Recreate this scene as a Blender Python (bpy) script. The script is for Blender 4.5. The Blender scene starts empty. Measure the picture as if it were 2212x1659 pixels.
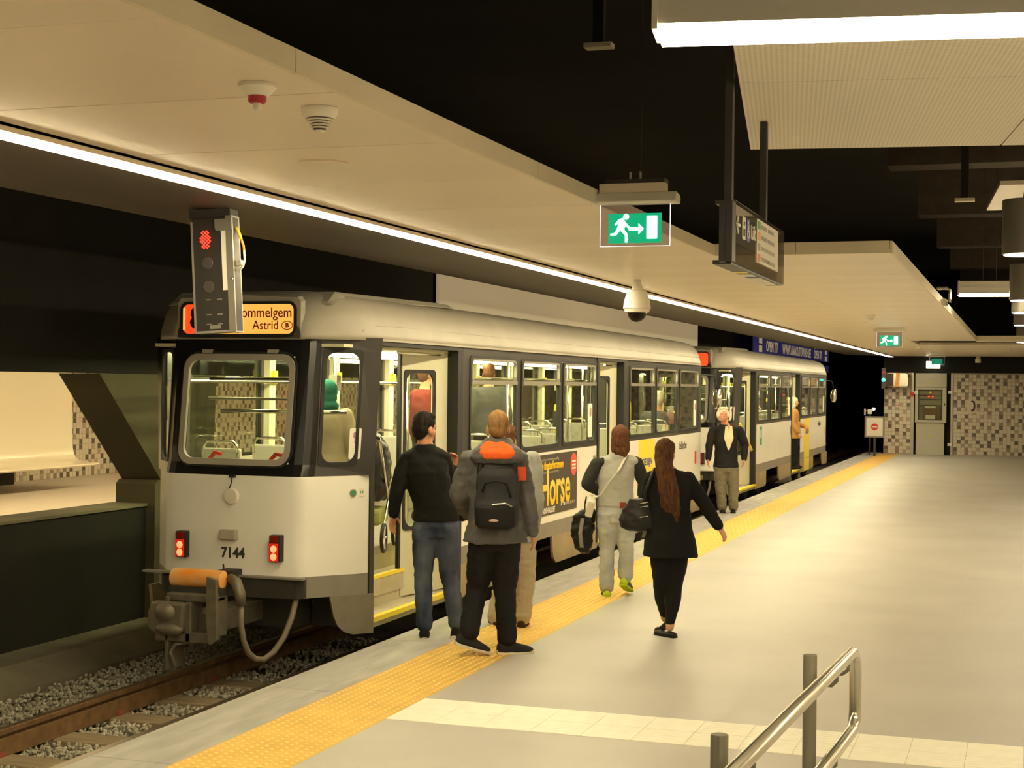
import bpy, bmesh, math, random
import numpy as np
from mathutils import Vector, Matrix, noise as mnoise

# ------------------------------------------------------------------ camera
sc = bpy.context.scene
col = sc.collection
F_PX, YAW, PITCH, ROLL = 3300.0, 0.3235, 0.0002, 0.0114      # photograph taken as 2212 x 1659
def cam_axes():
    f = np.array([-math.sin(YAW)*math.cos(PITCH), math.cos(YAW)*math.cos(PITCH), math.sin(PITCH)])
    r = np.array([math.cos(YAW), math.sin(YAW), 0.0]); d = np.cross(f, r)
    return r*math.cos(ROLL)-d*math.sin(ROLL), d*math.cos(ROLL)+r*math.sin(ROLL), f
_r, _d, _f = cam_axes()
cd = bpy.data.cameras.new('camera'); cam = bpy.data.objects.new('camera', cd); col.objects.link(cam)
cd.sensor_width = 36.0; cd.lens = F_PX/2212*36.0; cd.clip_end = 300
cam.matrix_world = Matrix(((_r[0], -_d[0], -_f[0], 0), (_r[1], -_d[1], -_f[1], 0), (_r[2], -_d[2], -_f[2], 2.0), (0, 0, 0, 1)))
sc.camera = cam

# ------------------------------------------------------------------ world, exposure
w = bpy.data.worlds.new('world'); sc.world = w; w.use_nodes = True
w.node_tree.nodes['Background'].inputs[0].default_value = (0.010, 0.008, 0.005, 1)   # a station below ground
w.node_tree.nodes['Background'].inputs[1].default_value = 0.12
sc.view_settings.view_transform = 'Standard'; sc.view_settings.look = 'None'
sc.view_settings.exposure = 0.0; sc.view_settings.gamma = 1.0; sc.view_settings.use_curve_mapping = False
LED_L, PEND_L, LAMP_L, HALL_L, TRAM_L = 48.0, 60.0, 47.0, 62.0, 40.0     # radiance of the lamps, seen and added
WARM = (1.0, 0.845, 0.505)

# ------------------------------------------------------------------ materials
def lin(h):
    h = h.lstrip('#'); v = [int(h[i:i+2], 16)/255 for i in (0, 2, 4)]
    return tuple(c/12.92 if c <= .04045 else ((c+.055)/1.055)**2.4 for c in v)
MATS = {}
def mat(name, c, rough=.55, metal=0.0, emit=None, es=0.0, var=0.0, vscale=6.0, bump=0.0, bscale=40.0, c2=None, spec=None, coat=0.0, stretch=None, detail=4.0):
    if name in MATS: return MATS[name]
    if isinstance(c, str): c = lin(c)
    m = bpy.data.materials.new(name); m.use_nodes = True; nt = m.node_tree; b = nt.nodes['Principled BSDF']
    b.inputs['Base Color'].default_value = (*c, 1); b.inputs['Roughness'].default_value = rough; b.inputs['Metallic'].default_value = metal
    if spec is not None: b.inputs['Specular IOR Level'].default_value = spec
    if coat: b.inputs['Coat Weight'].default_value = coat; b.inputs['Coat Roughness'].default_value = .12
    if emit is not None:
        b.inputs['Emission Color'].default_value = (*emit, 1); b.inputs['Emission Strength'].default_value = es
    if var or bump or c2 is not None:
        tc = nt.nodes.new('ShaderNodeTexCoord'); mp = nt.nodes.new('ShaderNodeMapping'); nt.links.new(tc.outputs['Object'], mp.inputs[0])
        if stretch: mp.inputs['Scale'].default_value = stretch
        if var or c2 is not None:
            n = nt.nodes.new('ShaderNodeTexNoise'); n.inputs['Scale'].default_value = vscale; n.inputs['Detail'].default_value = detail
            nt.links.new(mp.outputs[0], n.inputs['Vector'])
            rp = nt.nodes.new('ShaderNodeValToRGB'); rp.color_ramp.elements[0].position = .3; rp.color_ramp.elements[1].position = .7
            if c2 is not None:
                c2 = lin(c2) if isinstance(c2, str) else c2
                a, z = c, c2
            else: a, z = tuple(x*(1-var) for x in c), tuple(min(1, x*(1+var)) for x in c)
            rp.color_ramp.elements[0].color = (*a, 1); rp.color_ramp.elements[1].color = (*z, 1)
            nt.links.new(n.outputs[0], rp.inputs[0]); nt.links.new(rp.outputs[0], b.inputs['Base Color'])
        if bump:
            n2 = nt.nodes.new('ShaderNodeTexNoise'); n2.inputs['Scale'].default_value = bscale; n2.inputs['Detail'].default_value = 3
            nt.links.new(mp.outputs[0], n2.inputs['Vector'])
            bp = nt.nodes.new('ShaderNodeBump'); bp.inputs['Strength'].default_value = bump; bp.inputs['Distance'].default_value = .02
            nt.links.new(n2.outputs[0], bp.inputs['Height']); nt.links.new(bp.outputs[0], b.inputs['Normal'])
    MATS[name] = m; return m
def glass_mat(name, tint, refl=.12, rough=.03, opac=0.0):
    """thin pane: mostly clear with a fresnel sheen"""
    if name in MATS: return MATS[name]
    m = bpy.data.materials.new(name); m.use_nodes = True; nt = m.node_tree; nt.nodes.clear()
    o = nt.nodes.new('ShaderNodeOutputMaterial'); t = nt.nodes.new('ShaderNodeBsdfTransparent'); t.inputs[0].default_value = (*tint, 1)
    g = nt.nodes.new('ShaderNodeBsdfGlossy'); g.inputs['Roughness'].default_value = rough; g.inputs[0].default_value = (.9, .9, .9, 1)
    fr = nt.nodes.new('ShaderNodeFresnel'); ge = nt.nodes.new('ShaderNodeNewGeometry'); mr_ = nt.nodes.new('ShaderNodeMapRange')
    mr_.inputs['To Min'].default_value = 1.35; mr_.inputs['To Max'].default_value = 1/1.35; nt.links.new(ge.outputs['Backfacing'], mr_.inputs['Value']); nt.links.new(mr_.outputs[0], fr.inputs[0])
    mx = nt.nodes.new('ShaderNodeMixShader'); nt.links.new(fr.outputs[0], mx.inputs[0]); nt.links.new(t.outputs[0], mx.inputs[1]); nt.links.new(g.outputs[0], mx.inputs[2])
    last = mx
    if opac:
        df = nt.nodes.new('ShaderNodeBsdfDiffuse'); df.inputs[0].default_value = (.5, .5, .5, 1)
        m2 = nt.nodes.new('ShaderNodeMixShader'); m2.inputs[0].default_value = opac
        nt.links.new(mx.outputs[0], m2.inputs[1]); nt.links.new(df.outputs[0], m2.inputs[2]); last = m2
    nt.links.new(last.outputs[0], o.inputs[0]); MATS[name] = m; return m

cream = mat('cream_panel', (.80, .69, .55), .34, var=.05, vscale=.7, spec=.4)
M = dict(
 floor=mat('platform_floor', (.50, .475, .455), .42, var=.07, vscale=.9, bump=.02, bscale=90, detail=8, spec=.35),
 kerb=mat('kerb_stone', (.40, .385, .36), .6, var=.18, vscale=3.0, bump=.05, stretch=(3, .6, 1), detail=8),
 yellow_tile=mat('tactile_yellow', (.74, .465, .105), .6, var=.09, vscale=3.5, spec=.25),
 stud=mat('tactile_stud', (.92, .66, .22), .35),
 cream_tile=mat('cream_guide_tile', (.92, .89, .78), .55, var=.03, vscale=7),
 dark=mat('dark_concrete', (.012, .010, .007), .9, var=.3, vscale=1.5), black=mat('black_void', (.006, .005, .004), .95),
 beam=mat('dark_beam_paint', (.012, .010, .008), .9, var=.2, vscale=2),
 soffit=mat('brown_soffit', (.060, .046, .034), .6, var=.1, vscale=1.2), cream=cream,
 fascia=mat('cream_fascia', (.72, .62, .46), .5, var=.06, vscale=1.5),
 perf=None, led=mat('led_diffuser', (.9, .9, .85), .4, emit=WARM, es=LED_L), pend=mat('pendant_lens', (.9, .9, .85), .4, emit=(1, .84, .55), es=PEND_L),
 lamp=mat('lamp_diffuser', (.9, .9, .85), .4, emit=WARM, es=LAMP_L), hall=mat('hall_lamp_diffuser', (.9, .9, .85), .4, emit=(1, .80, .42), es=HALL_L),
 tramlamp=mat('tram_tube', (.9, .9, .85), .4, emit=(1.0, .92, .50), es=TRAM_L),
 lampbody=mat('lamp_housing', (.66, .60, .52), .45, .1), pendbody=mat('pendant_housing', (.22, .20, .17), .4, .35),
 steel=mat('brushed_steel', (.60, .57, .50), .25, .95), chrome=mat('chrome_tube', (.80, .77, .66), .15, 1.0), postpaint=mat('post_paint', (.17, .15, .11), .45, .3),
 ballast=mat('ballast_stone', (.26, .23, .17), .9, c2=(.60, .56, .44), vscale=22, detail=2), bed=mat('track_bed', (.16, .14, .10), .95, var=.35, vscale=14, bump=.5, bscale=30),
 sleeper=mat('sleeper_wood', (.30, .23, .14), .85, var=.25, vscale=5, bump=.12, stretch=(.4, 6, 1)), rail=mat('rail_steel', (.22, .125, .055), .6, .3, var=.25, vscale=9),
 railtop=mat('rail_head', (.30, .24, .17), .35, .85), clip=mat('rail_clip', (.32, .075, .045), .7), kerbside=mat('track_kerb', (.19, .165, .11), .9, var=.25, vscale=2),
 pier=mat('pier_concrete', (.10, .085, .050), .8, var=.18, vscale=1.2), ceil=mat('ceiling_concrete', (.016, .013, .009), .9, var=.3, vscale=.8),
 white=mat('tram_white', (.84, .82, .75), .33, var=.03, vscale=1.3, coat=.25), band=mat('tram_dark_band', (.050, .046, .044), .28, coat=.3, var=.08, vscale=2),
 rearband=mat('tram_rear_band', (.010, .009, .009), .25), roof=mat('tram_roof', (.38, .345, .285), .46, var=.10, vscale=1.6, detail=6, spec=.35), greystripe=mat('tram_grey_stripe', (.23, .21, .18), .5, var=.08),
 skirt=mat('tram_skirt', (.36, .28, .16), .55, var=.16, vscale=2.4), greyskirt=mat('tram_grey_skirt', (.22, .19, .14), .6, var=.2, vscale=3),
 rubber=mat('black_rubber', (.012, .011, .010), .6), alu=mat('window_frame', (.42, .39, .33), .38, .7), greyframe=mat('grey_frame', (.34, .31, .26), .5),
 doorleaf=mat('door_leaf_cream', (.62, .60, .44), .45), inner=mat('tram_inner', (.66, .63, .42), .5), innergrey=mat('tram_inner_panel', (.50, .44, .36), .6, var=.06),
 tramfloor=mat('tram_floor', (.19, .17, .13), .7, var=.15), stepm=mat('tram_step', (.46, .41, .28), .6, var=.16, vscale=4), yellow=mat('yellow_paint', (.85, .66, .03), .45), decal=mat('yellow_decal', (.86, .70, .06), .4),
 under=mat('underframe', (.030, .026, .020), .85, var=.3, vscale=5), bogie=mat('bogie_steel', (.05, .040, .028), .7, .2), coupler=mat('coupler_grey', (.16, .14, .10), .5, .35, var=.2, vscale=9),
 orange=mat('orange_drum', (.80, .27, .025), .5, c2=(.80, .46, .16), vscale=5, stretch=(1, 1, 3)), hose=mat('grey_hose', (.16, .13, .09), .6),
 seatblue=mat('seat_blue', (.035, .075, .22), .6), seatshell=mat('seat_shell', (.52, .50, .44), .5), signred=mat('sign_red', (.5, .06, .02), .4, emit=(1, .075, .012), es=.95),
 signyel=mat('sign_yellow', (.35, .15, .03), .4, emit=(1, .50, .085), es=.95), signtext=mat('sign_text', (.30, .01, .004), .6), signblack=mat('sign_numeral', (.01, .004, .003), .6),
 tail=mat('tail_red', (.5, .012, .008), .2, emit=(1, .04, .012), es=.35), taildark=mat('tail_dark_red', (.20, .012, .008), .25), tailhot=mat('tail_bulb', (1, .3, .15), .3, emit=(1, .24, .09), es=1.7),
 glass=glass_mat('tram_glass', (.90, .92, .86)), darkglass=glass_mat('smoked_dome', (.16, .15, .13)), acrylic=glass_mat('acrylic_plate', (.80, .78, .84)),
 acredge=mat('acrylic_edge', (.9, .9, .95), .3, emit=(.95, .93, 1.0), es=1.1), green=mat('exit_green', (.0, .45, .22), .4, emit=(0, .40, .20), es=.75), exitwhite=mat('exit_white', (.9, .95, .95), .4, emit=(.86, .95, 1), es=1.15),
 plastic=mat('white_plastic', (.72, .68, .58), .45), greyplastic=mat('grey_plastic', (.26, .24, .21), .5), darkplastic=mat('dark_plastic', (.035, .030, .026), .45), redplastic=mat('red_plastic', (.34, .016, .020), .45),
 ink=mat('dark_ink', (.035, .032, .030), .6), paper=mat('white_paper', (.78, .74, .66), .7), red=mat('red_paint', (.70, .045, .025), .5), greenink=mat('green_ink', (.03, .34, .12), .5), blueink=mat('blue_ink', (.05, .06, .32), .5),
 redled=mat('red_led', (.8, .02, .01), .3, emit=(1, .030, .015), es=4.5), greenled=mat('green_led', (.05, .8, .6), .3, emit=(.05, 1, .68), es=3.0), lenses=mat('dark_lens', (.075, .065, .06), .3),
 poster=mat('poster_brown', (.060, .046, .034), .5), poyellow=mat('poster_yellow', (.85, .55, .02), .5), pored=mat('poster_red', (.75, .085, .04), .5), navyglow=mat('navy_board_glow', (.030, .032, .14), .5, emit=(.016, .014, .050), es=1.0), boardglow=mat('board_white_glow', (.62, .57, .48), .6, emit=(.27, .20, .105), es=1.0),  # banner blue and board white glow by themselves, no lamp lights them
 skin=mat('skin', (.62, .32, .19), .55, var=.08, vscale=14), skin2=mat('skin_tan', (.50, .23, .12), .55, var=.08, vscale=14), skinred=mat('skin_ruddy', (.60, .26, .17), .55, var=.12, vscale=18),
 tilewall=mat('tile_bed', (.44, .40, .33), .8), tile0=mat('tile_light', (.66, .59, .49), .4, var=.03, vscale=9), tile1=mat('tile_mid', (.42, .34, .265), .4, var=.06), tile2=mat('tile_dark', (.125, .10, .085), .4, var=.08), tile3=mat('tile_taupe', (.27, .20, .16), .4, var=.06),
 bench=mat('bench_white', (.80, .74, .60), .25, coat=.3), hallfloor=mat('hall_floor', (.56, .50, .44), .5, var=.04), cabinet=mat('cabinet_cream', (.52, .49, .40), .5), wood_litbeam=mat('brown_board_lit_beam', (.055, .038, .024), .7, var=.2),
)
def perforated():
    m = bpy.data.materials.new('perforated_panel'); m.use_nodes = True; nt = m.node_tree; b = nt.nodes['Principled BSDF']; b.inputs['Roughness'].default_value = .5
    tc = nt.nodes.new('ShaderNodeTexCoord'); mp = nt.nodes.new('ShaderNodeMapping'); mp.inputs['Scale'].default_value = (45, 45, 45); nt.links.new(tc.outputs['Object'], mp.inputs[0])
    v = nt.nodes.new('ShaderNodeTexVoronoi'); v.inputs['Randomness'].default_value = 0; v.inputs['Scale'].default_value = 1; nt.links.new(mp.outputs[0], v.inputs['Vector'])
    rp = nt.nodes.new('ShaderNodeValToRGB'); rp.color_ramp.elements[0].position = .26; rp.color_ramp.elements[1].position = .36
    rp.color_ramp.elements[0].color = (.52, .46, .37, 1); rp.color_ramp.elements[1].color = (.72, .66, .55, 1)
    nt.links.new(v.outputs['Distance'], rp.inputs[0]); nt.links.new(rp.outputs[0], b.inputs['Base Color']); return m
M['perf'] = perforated()
def gradient_text():
    m = bpy.data.materials.new('poster_gradient'); m.use_nodes = True; nt = m.node_tree; b = nt.nodes['Principled BSDF']
    tc = nt.nodes.new('ShaderNodeTexCoord'); sx = nt.nodes.new('ShaderNodeSeparateXYZ'); nt.links.new(tc.outputs['Generated'], sx.inputs[0])
    rp = nt.nodes.new('ShaderNodeValToRGB'); e = rp.color_ramp.elements; e[0].position = .05; e[0].color = (.85, .18, .02, 1); e[1].position = 1; e[1].color = (.95, .90, .60, 1)
    k = e.new(.45); k.color = (.85, .60, .02, 1); nt.links.new(sx.outputs['Z'], rp.inputs[0]); nt.links.new(rp.outputs[0], b.inputs['Base Color']); return m
M['grad'] = gradient_text()

# ------------------------------------------------------------------ mesh helpers
def basis(d):
    d = Vector(d).normalized(); u = Vector((0, 0, 1)) if abs(d.z) < .95 else Vector((0, 1, 0))
    a = d.cross(u).normalized(); return a, a.cross(d).normalized(), d
class MB:
    def __init__(s): s.v = []; s.f = []; s.m = []; s.k = 0
    def add(s, vs, fs, k=None):
        o = len(s.v); s.v += [tuple(p) for p in vs]; s.f += [tuple(i+o for i in f) for f in fs]; s.m += [s.k if k is None else k]*len(fs); return s
    def box(s, c, size, rz=0, rot=None, k=None):
        hx, hy, hz = (q/2 for q in size); P = [Vector((x, y, z)) for x in (-hx, hx) for y in (-hy, hy) for z in (-hz, hz)]
        R = rot if rot is not None else Matrix.Rotation(rz, 3, 'Z'); c = Vector(c)
        return s.add([R@p+c for p in P], [(0, 1, 3, 2), (4, 6, 7, 5), (0, 4, 5, 1), (2, 3, 7, 6), (0, 2, 6, 4), (1, 5, 7, 3)], k)
    def bb(s, x0, x1, y0, y1, z0, z1, k=None): return s.box(((x0+x1)/2, (y0+y1)/2, (z0+z1)/2), (abs(x1-x0), abs(y1-y0), abs(z1-z0)), k=k)
    def loft(s, rings, cap=True, closed=True, k=None):
        n = len(rings[0]); vs = [p for r in rings for p in r]; fs = []
        for i in range(len(rings)-1):
            for j in range(n if closed else n-1):
                a, b = i*n+j, i*n+(j+1) % n; fs.append((a, b, b+n, a+n))
        if cap and closed: fs.append(tuple(range(n-1, -1, -1))); fs.append(tuple(range((len(rings)-1)*n, len(rings)*n)))
        return s.add(vs, fs, k)
    def tube(s, pts, r, n=10, cap=True, k=None, closed=False):
        pts = [Vector(p) for p in pts]; rs = r if isinstance(r, (list, tuple)) else [r]*len(pts); rings = []; prev = None
        L = len(pts)
        for i, p in enumerate(pts):
            if closed: d = (pts[(i+1) % L]-pts[i-1])
            else: d = (pts[min(i+1, L-1)]-pts[max(i-1, 0)])
            d = d.normalized() if d.length > 1e-9 else Vector((0, 0, 1))
            if prev is None: a, b, _ = basis(d)
            else:
                a = prev-d*prev.dot(d); a = a.normalized() if a.length > 1e-6 else basis(d)[0]; b = a.cross(d).normalized()*-1
                b = d.cross(a).normalized()
            prev = a; b = d.cross(a).normalized()
            rings.append([p+(a*math.cos(t)+b*math.sin(t))*rs[i] for t in [2*math.pi*j/n for j in range(n)]])
        if closed: rings.append(rings[0]); return s.loft(rings, False, k=k)
        return s.loft(rings, cap, k=k)
    def lathe(s, prof, n=20, c=(0, 0, 0), axis='Z', k=None):
        c = Vector(c); ax = {'Z': Matrix.Identity(3), 'X': Matrix.Rotation(math.pi/2, 3, 'Y'), 'Y': Matrix.Rotation(-math.pi/2, 3, 'X')}[axis] if isinstance(axis, str) else axis
        rings = [[ax@Vector((r*math.cos(t), r*math.sin(t), z))+c for t in [2*math.pi*j/n for j in range(n)]] for r, z in prof]
        return s.loft(rings, True, k=k)
    def prism(s, poly, axis, a, b, k=None):
        """poly in the two other axes (cyclic order for X: y,z ; Y: x,z ; Z: x,y)"""
        def P(u, v, t): return {'X': (t, u, v), 'Y': (u, t, v), 'Z': (u, v, t)}[axis]
        return s.loft([[P(u, v, a) for u, v in poly], [P(u, v, b) for u, v in poly]], True, k=k)
    def ell(s, c, r, R=None, n=14, m=9, k=None):
        c = Vector(c); R = R or Matrix.Identity(3); rings = []
        for i in range(1, m):
            ph = math.pi*i/m; rings.append([R@Vector((r[0]*math.sin(ph)*math.cos(t), r[1]*math.sin(ph)*math.sin(t), -r[2]*math.cos(ph)))+c for t in [2*math.pi*j/n for j in range(n)]])
        o = len(s.v); s.loft(rings, False, k=k); lo = len(s.v); s.add([R@Vector((0, 0, -r[2]))+c, R@Vector((0, 0, r[2]))+c], [], k)
        last = lo-n
        s.f += [(lo, o+(j+1) % n, o+j) for j in range(n)]+[(lo+1, last+j, last+(j+1) % n) for j in range(n)]; s.m += [s.k if k is None else k]*(2*n); return s
    def build(s, name, mats, parent=None, smooth=False, loc=None, bevel=0, rz=0):
        me = bpy.data.meshes.new(name); me.from_pydata(s.v, [], s.f); me.update()
        if not isinstance(mats, (list, tuple)): mats = [mats]
        for m in mats: me.materials.append(M[m] if isinstance(m, str) else m)
        if len(mats) > 1: me.polygons.foreach_set('material_index', s.m)
        bm = bmesh.new(); bm.from_mesh(me); bmesh.ops.recalc_face_normals(bm, faces=bm.faces); bm.to_mesh(me); bm.free()
        if smooth:
            me.polygons.foreach_set('use_smooth', [True]*len(me.polygons)); me.set_sharp_from_angle(angle=math.radians(40)) if smooth != 'all' else None
        o = bpy.data.objects.new(name, me); col.objects.link(o)
        if parent is not None: o.parent = parent
        if loc is not None: o.location = loc
        o.rotation_euler[2] = rz
        if bevel:
            bv = o.modifiers.new('bevel', 'BEVEL'); bv.width = bevel; bv.segments = 2; bv.limit_method = 'ANGLE'; bv.angle_limit = math.radians(40)
        return o
def tag(o, label=None, cat=None, group=None, kind=None):
    for k, v in (('label', label), ('category', cat), ('group', group), ('kind', kind)):
        if v: o[k] = v
    return o
def thing(name, loc, label, cat, group=None, rz=0):
    o = bpy.data.objects.new(name, None); col.objects.link(o); o.location = loc; o.rotation_euler[2] = rz; o.empty_display_size = .1
    return tag(o, label, cat, group)
def copy_tree(o, parent=None):
    c = o.copy(); col.objects.link(c); c.parent = parent
    for ch in o.children: copy_tree(ch, c)
    return c
def rrect(w, h, r, n=5, cx=0, cy=0):
    out = []
    for sx, sy, a0 in ((1, 1, 0), (-1, 1, 90), (-1, -1, 180), (1, -1, 270)):
        for i in range(n+1):
            a = math.radians(a0+90*i/n); out.append((cx+sx*(w/2-r)+r*math.cos(a), cy+sy*(h/2-r)+r*math.sin(a)))
    return out
def text_obj(name, body, size, material, parent, loc, rot, align='CENTER', depth=.002, sx=1.0, bold=0.0):
    cu = bpy.data.curves.new(name, 'FONT'); cu.body = body; cu.size = size; cu.align_x = align; cu.align_y = 'CENTER'; cu.extrude = depth; cu.offset = bold; cu.resolution_u = 3
    t = bpy.data.objects.new(name, cu); col.objects.link(t); dg = bpy.context.evaluated_depsgraph_get()
    me = bpy.data.meshes.new_from_object(t.evaluated_get(dg)); bpy.data.objects.remove(t)
    for v in me.vertices: v.co.x *= sx
    me.transform(Matrix.Rotation(rot[2], 4, 'Z')@Matrix.Rotation(rot[1], 4, 'Y')@Matrix.Rotation(rot[0], 4, 'X'))
    me.materials.clear(); me.materials.append(M[material] if isinstance(material, str) else material); me.name = name
    o = bpy.data.objects.new(name, me); col.objects.link(o); o.parent = parent; o.location = loc
    return o
R90 = math.pi/2
TEXT_REAR = (R90, 0, 0)            # reads from -Y
TEXT_SIDE = (R90, 0, R90)          # reads from +X
rnd = random.Random(7)
# ================================================================== THE SETTING  (X to the right, Y along the track, platform top at Z = 0)
ZC = 2.98                      # underside of the canopy
ZR = -0.30                     # top of the rails
XE, XY0, XY1 = -4.69, -4.185, -3.585     # platform edge, tactile strip
def struct(name, mb, m, **k): return tag(mb.build(name, m, **k), kind='structure')

floor = struct('floor', MB().bb(XY1, 5.5, -3, 48.2, -.9, 0).bb(XY0, XY1, -3, 48.2, -.9, -.006), 'floor')
kerb = MB()
for i in range(26): kerb.bb(XE, XY0, -3+i*2.0, -3+i*2.0+1.994, -.22, 0)
kerb.bb(XE+.06, XY0, -3, 49, -.9, -.22)
o = kerb.build('platform_edging', 'kerb', floor, bevel=.004); o['kind'] = 'stuff'
MB().bb(XY0, XY1, -3, 48.2, -.006, .001).build('tactile_strip', 'yellow_tile', floor)
st = MB(); pts8 = [(math.cos(a*math.pi/3), math.sin(a*math.pi/3)) for a in range(6)]
for j in range(370):
    y = 5.0+j*.06
    for i in range(10):
        x = XY0+.03+i*.06; b = .0145
        st.loft([[(x+c*b, y+s*b, .001) for c, s in pts8], [(x+c*b*.62, y+s*b*.62, .0065) for c, s in pts8]], True)
o = st.build('tactile_studs', 'stud', floor); o['kind'] = 'stuff'
# cream guidance tiles across the platform, each with ribs
tile = MB(); tile.bb(-.1485, .1485, -.1585, .1585, -.01, .003)
for i in range(6): tile.bb(-.1485, .1485, -.135+i*.0540-.012, -.135+i*.054+.012, .003, .0040)
t0 = tile.build('guide_tile', 'cream_tile', floor, bevel=.001); first = True
for i in range(22):
    for j in range(2):
        t = t0 if first else t0.copy()
        if not first: col.objects.link(t); t.parent = floor
        first = False; t.location = (-3.43+i*.3, 8.54+j*.322, .001)
struct('trim_1', MB().bb(-3.578, 3.02, 8.382, 9.020, -.004, .0018), 'cabinet')

# ---------------- track
bed = struct('floor', MB().bb(-7.55, XE+.05, -3, 60, -.9, -.52), 'bed')
MB().prism([(-8.0, -.9), (-7.35, -.9), (-7.35, -.42), (-7.62, -.28), (-8.0, -.28)], 'Y', -3, 60).build('track_kerb', 'kerbside', bed)
sl = MB().bb(-.95, .95, -.12, .12, -.18, 0)
s0 = sl.build('sleeper', 'sleeper', None, bevel=.012); s0.location = (-5.85, 4.2, -.44)
ORD = ['first', 'second', 'third', 'fourth', 'fifth', 'sixth', 'seventh', 'eighth', 'ninth', 'tenth', 'eleventh']
tag(s0, 'weathered wooden sleeper, ninth in front of the tram coupler', 'sleeper', 'sleepers under the rails')
clip = MB().box((0, 0, .02), (.10, .07, .035)).tube([(.05, 0, .04), (.05, 0, .075), (-.03, 0, .05)], .011, 6).tube([(0, 0, .02), (0, 0, .07)], .014, 6)
def add_clips(sl_):
    for dx in (-.5, .5):
        for sgn in (-1, 1):
            c = clip.build('rail_clip', 'clip', sl_) if not hasattr(add_clips, 'me') else bpy.data.objects.new('rail_clip', add_clips.me)
            if hasattr(add_clips, 'me'): col.objects.link(c); c.parent = sl_
            add_clips.me = c.data; c.location = (dx+sgn*.10, 0, 0); c.rotation_euler[2] = 0 if sgn < 0 else math.pi
add_clips(s0)
for k in range(1, 11):
    s_ = s0.copy(); col.objects.link(s_); s_['label'] = 'weathered wooden sleeper, %s in front of the tram coupler' % ORD[8-k] if k < 9 else 'weathered wooden sleeper, %s behind the tram coupler' % ORD[k-9]; s_.location = (-5.85+rnd.uniform(-.02, .02), 4.2+k*.68, -.44); add_clips(s_)
prof = [(-.065, -.14), (.065, -.14), (.065, -.125), (.012, -.105), (.010, -.045), (.034, -.035), (.034, -.004), (.028, 0), (-.028, 0), (-.034, -.004), (-.034, -.035), (-.010, -.045), (-.012, -.105), (-.065, -.125)]
for x, lab in ((-5.42, 'rusty steel tram rail running close beside the platform edge'), (-6.35, 'rusty steel tram rail on the parapet side of the track')):
    rm = MB().prism([(x+a, ZR+b) for a, b in prof], 'Y', -3, 60); o = rm.build('rail', ['rail', 'railtop'])
    for p in o.data.polygons:
        if p.normal.z > .9 and p.center.z > ZR-.002: p.material_index = 1
    tag(o, lab, 'rail', 'tram rails')
# guard rail beside the far one and ballast
o = MB().bb(-6.25, -6.21, -3, 60, -.44, -.33).build('guard_rail', 'rail'); tag(o, 'dark check rail fixed along the inner side of the rail', 'rail')
ico = bmesh.new(); bmesh.ops.create_icosphere(ico, subdivisions=1, radius=1); IV = np.array([v.co[:] for v in ico.verts]); IF = [[v.index for v in f.verts] for f in ico.faces]; ico.free()
rg = np.random.default_rng(3); NB = 21000
bx = np.where(rg.random(NB) < .68, rg.uniform(-6.25, -4.75, NB), rg.uniform(-7.36, -6.5, NB)); by = rg.uniform(5.6, 13.5, NB)
inS = np.abs(((by-4.2+.34) % .68)-.34) < .12
keep = ~(inS & (np.abs(bx+5.85) < .95)) | (rg.random(NB) < .03); bx, by = bx[keep], by[keep]; NB = len(bx)
sz = rg.uniform(.009, .020, (NB, 1, 3)); V = IV[None]*sz*(1+rg.uniform(-.28, .28, (NB, 12, 1)))
an = rg.uniform(0, 6.28, NB); ca, sa = np.cos(an)[:, None], np.sin(an)[:, None]
V = np.stack([V[..., 0]*ca-V[..., 1]*sa, V[..., 0]*sa+V[..., 1]*ca, V[..., 2]], -1)
bz = -.475+rg.uniform(-.03, .03, NB); V += np.stack([bx, by, bz], -1)[:, None]
me = bpy.data.meshes.new('ballast'); me.from_pydata(V.reshape(-1, 3).tolist(), [], (np.array(IF)[None]+12*np.arange(NB)[:, None, None]).reshape(-1, 3).tolist()); me.materials.append(M['ballast'])
bo = bpy.data.objects.new('ballast', me); col.objects.link(bo); tag(bo, 'loose grey ballast stones filling the track bed between the sleepers', 'ballast', kind='stuff')

# ---------------- parapet between the tracks, piers, beam, far hall
PIERS = (12.82, 21.6, 30.4, 39.2, 48.0)
for a, b in zip((-3,)+tuple(y+1.2 for y in PIERS), PIERS+(70,)): struct('wall_middle', MB().bb(-8.35, -8.0, a, b, -.9, .79), 'dark'); struct('trim_2', MB().bb(-8.37, -7.98, a, b, .79, .815), 'kerbside')
bm_ = MB().bb(-8.45, -7.86, -3, 70, 2.06, 5.6)
struct('trim_3', bm_, 'beam')
for k, y0 in enumerate(PIERS):
    pr = thing('concrete_pier', (-8.12, y0, -.9), ['concrete pier with slanted face on a block beside the tram rear', 'second slanted concrete pier seen past the first one through tram windows', 'third slanted concrete pier behind the tram windows', 'fourth slanted concrete pier behind the coupled tram', 'last slanted concrete pier at the tunnel mouth'][k], 'pier', 'slanted piers between the tracks')
    MB().prism([(0, 0), (1.2, 0), (1.2, 1.94), (.06, 1.94), (0, 1.90)], 'X', -.215, .22).build('pedestal', 'pier', pr)
    MB().prism([(.10, 1.94), (1.1, 1.94), (1.15, 2.955), (-.95, 2.955)], 'X', -.215, .22).build('slanted_shaft', 'pier', pr)
hf = struct('floor', MB().bb(-18.6, -9.6, -3, 70, -.5, 0), 'hallfloor')
struct('ceiling', MB().bb(-18.6, -8.45, -3, 70, 3.6, 3.75), 'cream')
wl = struct('wall_left', MB().bb(-19, -18.5, -3, 70, -.5, 3.8), 'tilewall')
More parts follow.
